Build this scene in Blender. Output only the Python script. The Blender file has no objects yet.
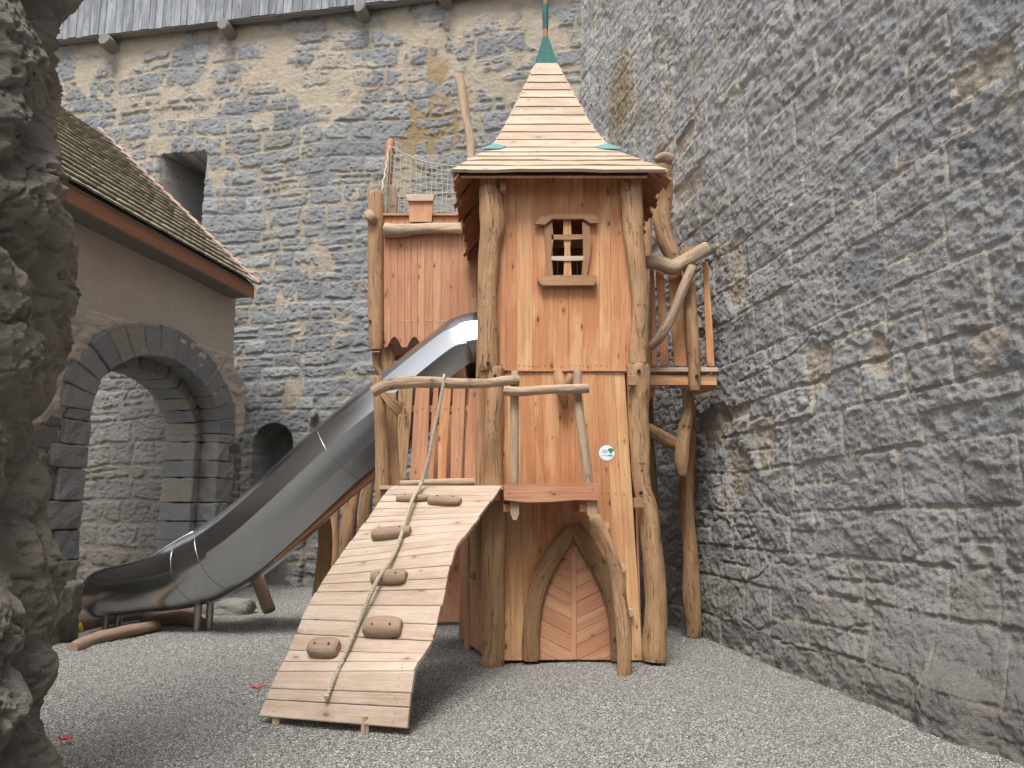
import bpy, math, random
import numpy as np
from mathutils import Vector

random.seed(7)
SC = bpy.context.scene
COL = SC.collection
R = math.radians

# ------------------------------------------------------------------ camera
EYE = 1.6
PITCH = R(9.4)
F = 760.0
cd = bpy.data.cameras.new('camera')
cam = bpy.data.objects.new('camera', cd)
COL.objects.link(cam)
cam.location = (0, 0, EYE)
cam.rotation_euler = (R(90) + PITCH, 0, 0)
cd.sensor_width = 36.0
cd.lens = F / 1024 * 36.0
cd.clip_start = 0.05
cd.clip_end = 1500
SC.camera = cam

# ------------------------------------------------------------------ world, overcast daylight
SUN_EL, SUN_AZ = R(60), R(194)      # azimuth measured from +Y clockwise: behind and left of the camera
w = bpy.data.worlds.new('World')
SC.world = w
w.use_nodes = True
nt = w.node_tree
for n in list(nt.nodes):
    nt.nodes.remove(n)
sky = nt.nodes.new('ShaderNodeTexSky')
sky.sky_type = 'NISHITA'
sky.sun_disc = False
sky.sun_elevation = SUN_EL
sky.sun_rotation = SUN_AZ
sky.air_density = 1.0
sky.dust_density = 3.0
sky.ozone_density = 0.6
hs = nt.nodes.new('ShaderNodeHueSaturation')
hs.inputs['Saturation'].default_value = 0.16
hs.inputs['Value'].default_value = 1.0
bg = nt.nodes.new('ShaderNodeBackground')
bg.inputs['Strength'].default_value = 0.125
wo = nt.nodes.new('ShaderNodeOutputWorld')
nt.links.new(sky.outputs[0], hs.inputs['Color'])
nt.links.new(hs.outputs[0], bg.inputs['Color'])
nt.links.new(bg.outputs[0], wo.inputs['Surface'])

sd = bpy.data.lights.new('sun', 'SUN')
sd.energy = 2.0
sd.angle = R(22)
sd.color = (1.0, 0.965, 0.92)
sun = bpy.data.objects.new('sun', sd)
COL.objects.link(sun)
dirv = Vector((math.sin(SUN_AZ) * math.cos(SUN_EL), math.cos(SUN_AZ) * math.cos(SUN_EL), math.sin(SUN_EL)))
sun.rotation_euler = dirv.to_track_quat('Z', 'Y').to_euler()
sun.location = (0, 0, 30)

SC.view_settings.view_transform = 'Standard'
SC.view_settings.look = 'None'
SC.view_settings.gamma = 1.0
SC.view_settings.use_curve_mapping = False
SC.view_settings.exposure = 1.0

# ------------------------------------------------------------------ geometry helpers
CT, ST = math.cos(PITCH), math.sin(PITCH)

def ray(px, py):
    r = (px - 512) / F
    u = (384 - py) / F
    return Vector((r, CT - ST * u, ST + CT * u))

def P(px, py, Y):
    d = ray(px, py)
    return Vector((0, 0, EYE)) + d * (Y / d.y)

def PV(px, py, a, b):
    """hit of the view ray with the vertical plane through plan points a and b"""
    d = ray(px, py)
    nx, ny = -(b[1] - a[1]), (b[0] - a[0])
    t = (a[0] * nx + a[1] * ny) / (d.x * nx + d.y * ny)
    return Vector((0, 0, EYE)) + d * t

def setp(o, label=None, cat=None, group=None, kind=None):
    if label: o['label'] = label
    if cat: o['category'] = cat
    if group: o['group'] = group
    if kind: o['kind'] = kind
    return o

def empty(name, loc, label, cat, group=None):
    o = bpy.data.objects.new(name, None)
    o.empty_display_size = 0.2
    o.location = loc
    COL.objects.link(o)
    return setp(o, label, cat, group)

def adopt(o, parent):
    if parent is not None:
        o.parent = parent
        l = Vector((0, 0, 0))
        q = parent
        while q is not None:
            l += Vector(q.location)
            q = q.parent
        o.location = -l if parent.type == 'EMPTY' or True else l
    return o

def catmull(pts, n):
    """smooth polyline through pts (list of tuples of any length), n samples per span"""
    pts = [np.array(p, float) for p in pts]
    Q = [2 * pts[0] - pts[1]] + pts + [2 * pts[-1] - pts[-2]]
    out = []
    for i in range(1, len(Q) - 2):
        p0, p1, p2, p3 = Q[i - 1:i + 3]
        for k in range(n):
            t = k / n
            out.append(0.5 * ((2 * p1) + (-p0 + p2) * t + (2 * p0 - 5 * p1 + 4 * p2 - p3) * t * t + (-p0 + 3 * p1 - 3 * p2 + p3) * t ** 3))
    out.append(pts[-1])
    return out

class MB:
    """mesh builder; keeps a grain coordinate (across, thick, along) and a tint number per vertex"""
    def __init__(s):
        s.v, s.f, s.wc, s.rn, s.mi, s.sm = [], [], [], [], [], []
    def add(s, verts, faces, wc, rn, mi=0, smooth=False):
        b = len(s.v)
        s.v += [tuple(v) for v in verts]
        s.wc += [tuple(c) for c in wc]
        s.rn += [rn] * len(verts)
        for f in faces:
            s.f.append([b + i for i in f])
            s.mi.append(mi)
            s.sm.append(smooth)
    def plank(s, p0, p1, wv, tv, w1=1.0, rn=None, c=0.004, seg=1, bow=0.0, wob=0.0, mi=0):
        """board from p0 to p1; wv, tv are half width / half thickness vectors; w1 scales the width at the far end"""
        p0, p1, wv, tv = Vector(p0), Vector(p1), Vector(wv), Vector(tv)
        if rn is None: rn = random.random()
        W, T = wv.length, tv.length
        c = min(c, W * .4, T * .4)
        wu, tu = wv.normalized(), tv.normalized()
        L = (p1 - p0).length
        off = (random.uniform(0, 50), random.uniform(0, 50), random.uniform(0, 50))
        vs, wc, fs = [], [], []
        ph = random.uniform(0, 6.28); ph2 = random.uniform(0, 6.28)
        for k in range(seg + 1):
            t = k / seg
            sc = 1 + (w1 - 1) * t
            cen = p0.lerp(p1, t) + wu * (bow * math.sin(math.pi * t))
            ea = wob * math.sin(t * L * 5.1 + ph); eb = wob * math.sin(t * L * 4.3 + ph2)
            for (a, b) in ((-W + c, -T), (W - c, -T), (W, -T + c), (W, T - c), (W - c, T), (-W + c, T), (-W, T - c), (-W, -T + c)):
                aa = a * sc + (eb if a > 0 else ea)
                vs.append(cen + wu * aa + tu * b)
                wc.append((aa + off[0], b + off[1], t * L + off[2]))
        for k in range(seg):
            for j in range(8):
                a = k * 8 + j; b = k * 8 + (j + 1) % 8
                fs.append((a, b, b + 8, a + 8))
        fs.append(tuple(range(7, -1, -1)))
        fs.append(tuple(seg * 8 + j for j in range(8)))
        s.add(vs, fs, wc, rn, mi)
    def tube(s, pts, radii, sides=14, n=6, lump=0.13, rn=None, mi=0, flat=1.0, flatdir=None, taper_end=False, smooth_path=True, facet=0.0):
        """lumpy log through pts with a radius at each"""
        if rn is None: rn = random.random()
        data = [tuple(p) + (r,) for p, r in zip(pts, radii)]
        q = catmull(data, n) if smooth_path else [np.array(d) for d in data]
        off = (random.uniform(0, 50), random.uniform(0, 50), random.uniform(0, 50))
        a1, a2, a3 = [random.uniform(0, 6.28) for _ in range(3)]
        vs, wc, fs = [], [], []
        L = 0
        fr = None
        m = len(q)
        tot = sum(np.linalg.norm(q[i + 1][:3] - q[i][:3]) for i in range(m - 1))
        for i in range(m):
            c = Vector(q[i][:3]); r = max(q[i][3], 1e-4)
            tg = Vector(q[min(i + 1, m - 1)][:3]) - Vector(q[max(i - 1, 0)][:3])
            tg.normalize()
            if fr is None:
                ref = Vector(flatdir) if flatdir is not None else (Vector((0, 1, 0)) if abs(tg.y) < .9 else Vector((0, 0, 1)))
            else:
                ref = fr
            x = (ref - tg * ref.dot(tg)).normalized()
            fr = x
            y = tg.cross(x)
            if i: L += (Vector(q[i][:3]) - Vector(q[i - 1][:3])).length
            rr = r
            ed = min(L, tot - L)
            if ed < r * .25: rr = r * (0.86 + 0.14 * math.sqrt(max(ed, 0) / (r * .25)))
            for k in range(sides):
                th = 2 * math.pi * k / sides
                l = 1 + lump * (0.5 * math.sin(2 * th + a1 + L * 1.7) + 0.35 * math.sin(3 * th + a2 - L * 3.1) + 0.3 * math.sin(th + L * 5.3 + a3) + .22 * math.sin(5 * th + L * 9.7 + a1) + .20 * math.sin(4 * th - L * 13.0 + a3) * math.sin(L * 4.1 + a2))
                vs.append(c + x * (math.cos(th) * rr * l * flat) + y * (math.sin(th) * rr * l))
                wc.append((math.cos(th) * rr + off[0], math.sin(th) * rr + off[1], L + off[2]))
        for i in range(m - 1):
            for k in range(sides):
                a = i * sides + k; b = i * sides + (k + 1) % sides
                fs.append((a, b, b + sides, a + sides))
        s.add(vs, fs, wc, rn, mi, True)
        # end caps as separate vertices so the edge stays crisp
        for e, base in ((0, 0), (1, (m - 1) * sides)):
            cv = [vs[base + k] for k in range(sides)]
            cw = [(wc[base + k][0] * 1.0, wc[base + k][1], wc[base + k][2] * 0.02) for k in range(sides)]
            f = tuple(range(sides)) if e else tuple(range(sides - 1, -1, -1))
            s.add(cv, [f], cw, rn, mi)
    def slab(s, outline, thick, rn=None, along=(0, 0, 1), mi=0, cap=None):
        """extruded outline (3D points, one plane); thick is a vector"""
        if rn is None: rn = random.random()
        tv = Vector(thick)
        al = Vector(along).normalized()
        ac = al.cross(tv.normalized())
        off = (random.uniform(0, 50), random.uniform(0, 50), random.uniform(0, 50))
        n = len(outline)
        vs = [Vector(p) - tv for p in outline] + [Vector(p) + tv for p in outline]
        o = vs[0]
        wc = [((v - o).dot(ac) + off[0], (v - o).dot(tv.normalized()) + off[1], (v - o).dot(al) + off[2]) for v in vs]
        nn = Vector((0, 0, 0))
        for i in range(n):
            nn += (vs[i] - o).cross(vs[(i + 1) % n] - o)
        flip = nn.dot(tv) > 0
        fs = [tuple(range(n)), tuple(range(2 * n - 1, n - 1, -1))] + [(i, i + n, (i + 1) % n + n, (i + 1) % n) for i in range(n)]
        if flip: fs = [tuple(reversed(f)) for f in fs]
        s.add(vs, fs, wc, rn, mi)
    def disc(s, c, nrm, r, mi=1, n=10, h=0.004):
        nrm = Vector(nrm).normalized()
        x = nrm.orthogonal().normalized(); y = nrm.cross(x)
        c = Vector(c)
        vs = [c + (x * math.cos(2 * math.pi * k / n) + y * math.sin(2 * math.pi * k / n)) * r - nrm * h for k in range(n)]
        vs += [c + (x * math.cos(2 * math.pi * k / n) + y * math.sin(2 * math.pi * k / n)) * r * .85 + nrm * h for k in range(n)]
        fs = [tuple(range(n, 2 * n))] + [(k, (k + 1) % n, (k + 1) % n + n, k + n) for k in range(n)]
        s.add(vs, fs, [(0, 0, 0)] * (2 * n), .5, mi)
    def build(s, name, mats, parent=None, label=None):
        me = bpy.data.meshes.new(name)
        me.from_pydata(s.v, [], s.f)
        if not isinstance(mats, (list, tuple)): mats = [mats]
        for m in mats: me.materials.append(m)
        me.polygons.foreach_set('material_index', s.mi)
        me.polygons.foreach_set('use_smooth', s.sm)
        a = me.attributes.new('wc', 'FLOAT_VECTOR', 'POINT')
        a.data.foreach_set('vector', np.array(s.wc, dtype=np.float32).ravel())
        a = me.attributes.new('rnd', 'FLOAT', 'POINT')
        a.data.foreach_set('value', np.array(s.rn, dtype=np.float32))
        me.update()
        o = bpy.data.objects.new(name, me)
        COL.objects.link(o)
        if label: o['label'] = label
        adopt(o, parent)
        return o

# ------------------------------------------------------------------ numpy noise
def _h(ix, iy, seed):
    x = (ix.astype(np.int64) * 374761393 + iy.astype(np.int64) * 668265263 + seed * 1442695041) & 0xFFFFFFFF
    x = ((x ^ (x >> 13)) * 1274126177) & 0xFFFFFFFF
    x = ((x ^ (x >> 15)) * 2246822519) & 0xFFFFFFFF
    return ((x ^ (x >> 16)) & 0xFFFFFF) / float(0xFFFFFF)

def vnoise(x, y, seed=0):
    ix, iy = np.floor(x), np.floor(y)
    fx, fy = x - ix, y - iy
    fx = fx * fx * fx * (fx * (fx * 6 - 15) + 10); fy = fy * fy * fy * (fy * (fy * 6 - 15) + 10)
    a = _h(ix, iy, seed); b = _h(ix + 1, iy, seed); c = _h(ix, iy + 1, seed); d = _h(ix + 1, iy + 1, seed)
    return (a * (1 - fx) + b * fx) * (1 - fy) + (c * (1 - fx) + d * fx) * fy

def fbm(x, y, seed=0, oct=4, gain=0.5):
    t, a, s = 0, 1.0, 0
    for o in range(oct):
        ca, sa = math.cos(o * 1.1 + .4), math.sin(o * 1.1 + .4)
        xx, yy = x * ca - y * sa, x * sa + y * ca
        t = t + a * (vnoise(xx * 2 ** o + o * 17.3, yy * 2 ** o - o * 9.1, seed + o) - .5)
        s += a; a *= gain
    return t / s * 2      # about -1..1

def worley(x, y, seed=0):
    ix, iy = np.floor(x), np.floor(y)
    d1 = np.full(x.shape, 9.0); d2 = np.full(x.shape, 9.0)
    for dx in (-1, 0, 1):
        for dy in (-1, 0, 1):
            cx, cy = ix + dx, iy + dy
            px = cx + _h(cx, cy, seed); py = cy + _h(cx, cy, seed + 77)
            d = np.hypot(px - x, py - y)
            d2 = np.minimum(d2, np.maximum(d1, d)); d1 = np.minimum(d1, d)
    return d1, d2

def sst(a, b, x):
    t = np.clip((x - a) / (b - a), 0, 1)
    return t * t * (3 - 2 * t)

def masonry(u, v, seed, ch=0.40, cv=0.06, bw=(0.45, 1.0), mort=0.03, soft=0.03, rag=0.03, warp=0.06, rnd_c=0.07):
    """course-laid rubble: returns stone mask 0..1, block number 0..1, edge distance"""
    rs = np.random.RandomState(seed)
    uu = u + fbm(u * 1.1, v * 1.1, seed + 5, 3) * warp
    vv = v + fbm(u * .8, v * .8, seed + 9, 3) * warp + fbm(u * .25, v * .1, seed + 3, 2) * warp * 2
    vb = [-2.0]
    while vb[-1] < 20: vb.append(vb[-1] + max(.16, ch + rs.uniform(-cv, cv) * 1.6))
    vb = np.array(vb)
    ci = np.clip(np.searchsorted(vb, vv) - 1, 0, len(vb) - 2)
    st = np.zeros_like(u); ids = np.zeros_like(u)
    dist = np.zeros_like(u)
    for c in range(len(vb) - 1):
        m = ci == c
        if not m.any(): continue
        ub = [-30.0 + rs.uniform(0, 1)]
        while ub[-1] < 40: ub.append(ub[-1] + rs.uniform(*bw))
        ub = np.array(ub)
        um = uu[m]; vm = vv[m]
        bi = np.clip(np.searchsorted(ub, um) - 1, 0, len(ub) - 2)
        # some blocks are split into two thinner stones
        rr = _h(bi, np.full_like(bi, c), seed + 31)
        lo, hi = vb[c], vb[c + 1]
        split = rr < .22
        mid = lo + (hi - lo) * (0.4 + .2 * _h(bi, np.full_like(bi, c), seed + 41))
        l2 = np.where(split & (vm > mid), mid, lo); h2 = np.where(split & (vm <= mid), mid, hi)
        du = np.minimum(um - ub[bi], ub[bi + 1] - um)
        dv = np.minimum(vm - l2, h2 - vm)
        r = rnd_c
        d = r - np.hypot(np.clip(r - du, 0, None), np.clip(r - dv, 0, None))
        d = np.minimum(d, np.minimum(du, dv))
        dist[m] = d
        ids[m] = _h(bi * 2 + (split & (vm > mid)), np.full_like(bi, c), seed + 51)
    dist = dist + fbm(u * 4, v * 4, seed + 61, 4) * rag
    big = (ids - .5) * mort * .5
    st = sst(mort + big - soft * .5, mort + big + soft, dist)
    return st, ids, dist

def grid_obj(name, PT, attrs, mat, parent=None, keep=None, smooth=True):
    n, m = PT.shape[:2]
    idx = np.arange(n * m).reshape(n, m)
    q = np.stack([idx[:-1, :-1], idx[1:, :-1], idx[1:, 1:], idx[:-1, 1:]], -1).reshape(-1, 4)
    if keep is not None: q = q[keep[:-1, :-1].ravel()]
    me = bpy.data.meshes.new(name)
    me.vertices.add(n * m)
    me.vertices.foreach_set('co', PT.astype(np.float32).ravel())
    me.loops.add(q.size)
    me.loops.foreach_set('vertex_index', q.astype(np.int32).ravel())
    me.polygons.add(len(q))
    me.polygons.foreach_set('loop_start', np.arange(0, q.size, 4, dtype=np.int32))
    me.polygons.foreach_set('use_smooth', np.full(len(q), smooth, dtype=bool))
    me.update(calc_edges=True)
    for k, a in attrs.items():
        at = me.attributes.new(k, 'FLOAT', 'POINT')
        at.data.foreach_set('value', a.astype(np.float32).ravel())
    me.materials.append(mat)
    o = bpy.data.objects.new(name, me)
    COL.objects.link(o)
    adopt(o, parent)
    return o

# ------------------------------------------------------------------ materials
class NG:
    def __init__(s, name):
        s.m = bpy.data.materials.new(name); s.m.use_nodes = True
        s.t = s.m.node_tree
        s.b = s.t.nodes['Principled BSDF']
    def n(s, t, **k):
        x = s.t.nodes.new(t)
        for a, b in k.items(): setattr(x, a, b)
        return x
    def l(s, a, b): s.t.links.new(a, b)
    def attr(s, name):
        a = s.n('ShaderNodeAttribute'); a.attribute_name = name; return a
    def val(s, x, inp):
        if isinstance(x, (int, float)): inp.default_value = x
        elif isinstance(x, tuple): inp.default_value = x if len(x) == len(inp.default_value) else tuple(x) + (1,)
        else: s.l(x, inp)
    def math(s, op, a, b=0.0, c=None, clamp=False):
        x = s.n('ShaderNodeMath', operation=op); x.use_clamp = clamp
        s.val(a, x.inputs[0]); s.val(b, x.inputs[1])
        if c is not None: s.val(c, x.inputs[2])
        return x.outputs[0]
    def mix(s, f, a, b, blend='MIX'):
        x = s.n('ShaderNodeMix', data_type='RGBA', blend_type=blend)
        s.val(f, x.inputs[0]); s.val(a, x.inputs[6]); s.val(b, x.inputs[7])
        return x.outputs[2]
    def noise(s, vec, scale, detail=4, rough=.6, dist=0):
        x = s.n('ShaderNodeTexNoise')
        if vec is not None: s.l(vec, x.inputs['Vector'])
        x.inputs['Scale'].default_value = scale; x.inputs['Detail'].default_value = detail
        x.inputs['Roughness'].default_value = rough; x.inputs['Distortion'].default_value = dist
        return x.outputs[0]
    def vor(s, vec, scale, feature='F1', out='Distance'):
        x = s.n('ShaderNodeTexVoronoi', feature=feature)
        if vec is not None: s.l(vec, x.inputs['Vector'])
        x.inputs['Scale'].default_value = scale
        return x.outputs[out]
    def smap(s, vec, sc):
        x = s.n('ShaderNodeMapping'); s.l(vec, x.inputs['Vector']); x.inputs['Scale'].default_value = sc
        return x.outputs[0]
    def ramp(s, f, stops, interp='LINEAR'):
        x = s.n('ShaderNodeValToRGB'); s.l(f, x.inputs[0])
        e = x.color_ramp; e.interpolation = interp
        while len(e.elements) < len(stops): e.elements.new(.5)
        for el, (p, c) in zip(e.elements, stops):
            el.position = p; el.color = (c, c, c, 1) if isinstance(c, (int, float)) else tuple(c) + (1,)
        return x.outputs[0]
    def rng(s, f, a, b, c=0.0, d=1.0):
        x = s.n('ShaderNodeMapRange'); s.l(f, x.inputs[0])
        for i, q in enumerate((a, b, c, d)): x.inputs[1 + i].default_value = q
        return x.outputs[0]
    def bump(s, h, strength=.5, dist=.01, nrm=None):
        x = s.n('ShaderNodeBump'); s.l(h, x.inputs['Height'])
        x.inputs['Strength'].default_value = strength; x.inputs['Distance'].default_value = dist
        if nrm is not None: s.l(nrm, x.inputs['Normal'])
        return x.outputs[0]
    def obj(s):
        return s.n('ShaderNodeTexCoord').outputs['Object']

def wood(name, tints, dark, grain=.45, knots=.5, rough=.62, bump=.35, grey=0.0, greycol=(.33, .29, .25), crack=0.0):
    g = NG(name)
    wc = g.attr('wc').outputs['Vector']
    rn = g.attr('rnd').outputs['Fac']
    n = len(tints)
    base = g.ramp(rn, [(i / (n - 1), t) for i, t in enumerate(tints)])
    # wandering grain
    warp = g.noise(g.smap(wc, (5, 5, .9)), 1.0, 3, .5)
    wv = g.n('ShaderNodeVectorMath', operation='ADD')
    cm = g.n('ShaderNodeCombineXYZ'); g.l(g.math('MULTIPLY', g.math('SUBTRACT', warp, .5), .045), cm.inputs[0])
    g.l(wc, wv.inputs[0]); g.l(cm.outputs[0], wv.inputs[1])
    # knots
    kv = g.n('ShaderNodeTexVoronoi', feature='F1'); kv.voronoi_dimensions = '2D'
    kx = g.n('ShaderNodeSeparateXYZ'); g.l(wv.outputs[0], kx.inputs[0])
    kc_ = g.n('ShaderNodeCombineXYZ'); g.l(g.math('MULTIPLY', kx.outputs[0], 6.0), kc_.inputs[0]); g.l(g.math('MULTIPLY', kx.outputs[2], 2.6), kc_.inputs[1])
    g.l(kc_.outputs[0], kv.inputs['Vector'])
    kv.inputs['Scale'].default_value = 1.0
    sp = g.n('ShaderNodeSeparateColor'); g.l(kv.outputs['Color'], sp.inputs[0])
    kr = g.math('MULTIPLY_ADD', sp.outputs[0], .21, -.115)
    kd = kv.outputs['Distance']
    kn = g.math('SUBTRACT', 1.0, g.math('DIVIDE', kd, g.math('MAXIMUM', kr, .001)), clamp=True)
    kh = g.math('MULTIPLY', g.math('SUBTRACT', 1.0, g.math('DIVIDE', kd, g.math('MAXIMUM', g.math('MULTIPLY', kr, 3.2), .001)), clamp=True), .45)
    swirl = g.math('MULTIPLY', kh, .08)
    cm2 = g.n('ShaderNodeCombineXYZ'); g.l(swirl, cm2.inputs[0])
    wv2 = g.n('ShaderNodeVectorMath', operation='ADD'); g.l(wv.outputs[0], wv2.inputs[0]); g.l(cm2.outputs[0], wv2.inputs[1])
    gr1 = g.noise(g.smap(wv2.outputs[0], (55, 55, 1.6)), 1.0, 4, .6)
    gr2 = g.noise(g.smap(wv2.outputs[0], (240, 240, 9)), 1.0, 3, .6)
    big = g.noise(g.smap(wc, (6, 6, 1.1)), 1.0, 3, .55)
    gm = g.math('ADD', g.math('MULTIPLY', g.rng(gr1, .35, .68), .62), g.math('MULTIPLY', g.rng(gr2, .3, .7), .38))
    c = g.mix(g.math('MULTIPLY', g.math('SUBTRACT', 1.0, gm), grain), base, tuple(x for x in dark), 'MIX')
    c = g.mix(g.math('MULTIPLY', g.rng(big, .50, .62), .30), c, tuple(min(1, a * f_) for a, f_ in zip(max(tints), (1.06, 1.12, 1.18))))
    c = g.mix(g.math('MULTIPLY', g.rng(g.noise(g.smap(wc, (22, 22, 1.3)), 1.0, 3, .5), .53, .68), .34), c, tuple(a * .62 for a in tints[0]))
    if grey > 0:
        gn = g.noise(g.smap(wc, (9, 9, 2.2)), 1.0, 5, .65)
        c = g.mix(g.math('MULTIPLY', g.rng(gn, .38, .66), grey), c, greycol)
    kcol = tuple(x * .42 for x in dark)
    km = g.math('MULTIPLY', g.math('ADD', g.rng(kn, 0, .35), kh, clamp=True), knots)
    c = g.mix(km, c, kcol)
    if crack > 0:
        # drying cracks follow the grain; bark remnants sit in patches
        cn = g.noise(g.smap(wv.outputs[0], (26, 26, 1.1)), 1.0, 2, .5)
        cm_ = g.noise(g.smap(wc, (7, 7, 2.0)), 1.0, 2, .5)
        ck = g.math('MULTIPLY', g.rng(g.math('ABSOLUTE', g.math('SUBTRACT', cn, .5)), .014, .004), g.rng(cm_, .46, .54))
        c = g.mix(g.math('MULTIPLY', ck, crack), c, tuple(x * .35 for x in dark))
        bn = g.noise(g.smap(wc, (11, 11, 3.2)), 1.0, 5, .7, .8)
        c = g.mix(g.math('MULTIPLY', g.rng(bn, .60, .68), crack * .55), c, tuple(x * .9 for x in dark))
        gm = g.math('SUBTRACT', g.math('ADD', gm, g.math('MULTIPLY', g.rng(bn, .5, .66), .9)), g.math('MULTIPLY', ck, 2.0))
    g.l(c, g.b.inputs['Base Color'])
    g.b.inputs['Roughness'].default_value = rough
    g.b.inputs['Specular IOR Level'].default_value = .3
    g.l(g.bump(gm, bump, .004 if crack == 0 else .008), g.b.inputs['Normal'])
    return g.m

LARCH = wood('larch_boards', [(.52, .235, .115), (.62, .33, .16), (.50, .22, .105), (.68, .42, .21), (.56, .27, .13), (.60, .31, .15), (.47, .20, .10), (.70, .47, .24)], (.33, .115, .045), grain=.70, knots=.95, bump=.5)
LARCHD = wood('larch_boards_red', [(.44, .215, .125), (.52, .27, .155), (.47, .22, .125), (.55, .32, .18)], (.27, .10, .05), grain=.65, knots=.9, bump=.5)
POST = wood('robinia_post', [(.53, .32, .175), (.48, .29, .16), (.45, .27, .15), (.56, .345, .19)], (.24, .12, .055), grain=.68, knots=.85, rough=.7, bump=1.0, grey=.40, greycol=(.38, .25, .14), crack=.85)
DRIFT = wood('peeled_branch', [(.52, .38, .26), (.46, .33, .22), (.50, .37, .26)], (.25, .15, .085), grain=.6, knots=.6, rough=.68, bump=.7, grey=.35, greycol=(.47, .39, .31), crack=.6)
PALE = wood('pale_deck', [(.47, .355, .265), (.54, .43, .34), (.42, .31, .225), (.50, .39, .295), (.45, .345, .265)], (.29, .18, .12), grain=.62, knots=.75, rough=.7, bump=.6, grey=.45, greycol=(.57, .48, .40))
ROOFW = wood('roof_planks', [(.47, .365, .27), (.56, .455, .355), (.42, .32, .23), (.52, .41, .31)], (.26, .165, .105), grain=.7, knots=.65, rough=.7, bump=.6, grey=.40, greycol=(.57, .47, .37))
HOLD = wood('climbing_hold', [(.34, .235, .16), (.40, .28, .20), (.30, .205, .14)], (.15, .09, .055), grain=.65, knots=.3, rough=.75, bump=.8, grey=.35, greycol=(.38, .30, .23))
TRIM = wood('window_trim', [(.42, .235, .12), (.36, .19, .095), (.46, .27, .145)], (.16, .075, .035), grain=.7, knots=.6, rough=.65, bump=.7)
OLDW = wood('weathered_boards', [(.22, .23, .255), (.34, .355, .385), (.18, .19, .21), (.28, .285, .305), (.40, .41, .44)], (.09, .095, .105), grain=.95, knots=.6, rough=.85, bump=1.0)
DARKB = wood('old_beam', [(.22, .20, .18), (.26, .235, .21)], (.10, .085, .07), grain=.6, knots=.4, rough=.85, bump=.9)
REDBEAM = wood('painted_eave_board', [(.33, .16, .09), (.30, .145, .08)], (.22, .10, .055), grain=.35, knots=.1, rough=.6, bump=.2)
LOGM = wood('border_log', [(.32, .215, .15), (.28, .19, .135)], (.17, .11, .075), grain=.6, knots=.3, rough=.85, bump=.8, grey=.3)

def plain(name, col, rough=.5, metal=0.0, var=0.0, scale=20):
    g = NG(name)
    if var:
        nz = g.noise(g.obj(), scale, 5, .6)
        g.l(g.mix(g.rng(nz, .3, .7), tuple(c * (1 - var) for c in col), tuple(min(1, c * (1 + var)) for c in col)), g.b.inputs['Base Color'])
    else:
        g.b.inputs['Base Color'].default_value = col + (1,)
    g.b.inputs['Roughness'].default_value = rough
    g.b.inputs['Metallic'].default_value = metal
    return g.m

SCREW = plain('screw_zinc', (.62, .62, .6), .35, .9)
BOLTM = plain('bolt_cap', (.012, .012, .015), .4)
GREENM = plain('green_sheet_metal', (.022, .10, .088), .85, 0, .3, 12)
BLUEM = plain('pale_green_flashing', (.13, .27, .28), .8, 0, .2, 30)
DARKIN = plain('dark_recess', (.02, .018, .016), .9)
ROPEM = plain('rope_hemp', (.42, .36, .27), .9, 0, .3, 60)
NETM = plain('net_cord', (.46, .42, .35), .9, 0, .2, 60)

def steel():
    g = NG('brushed_steel')
    g.b.inputs['Base Color'].default_value = (.47, .48, .495, 1)
    g.b.inputs['Metallic'].default_value = 1.0
    g.b.inputs['Roughness'].default_value = .24
    return g.m
STEEL = steel()
STEELD = plain('steel_post', (.42, .42, .42), .35, 1.0)

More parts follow.
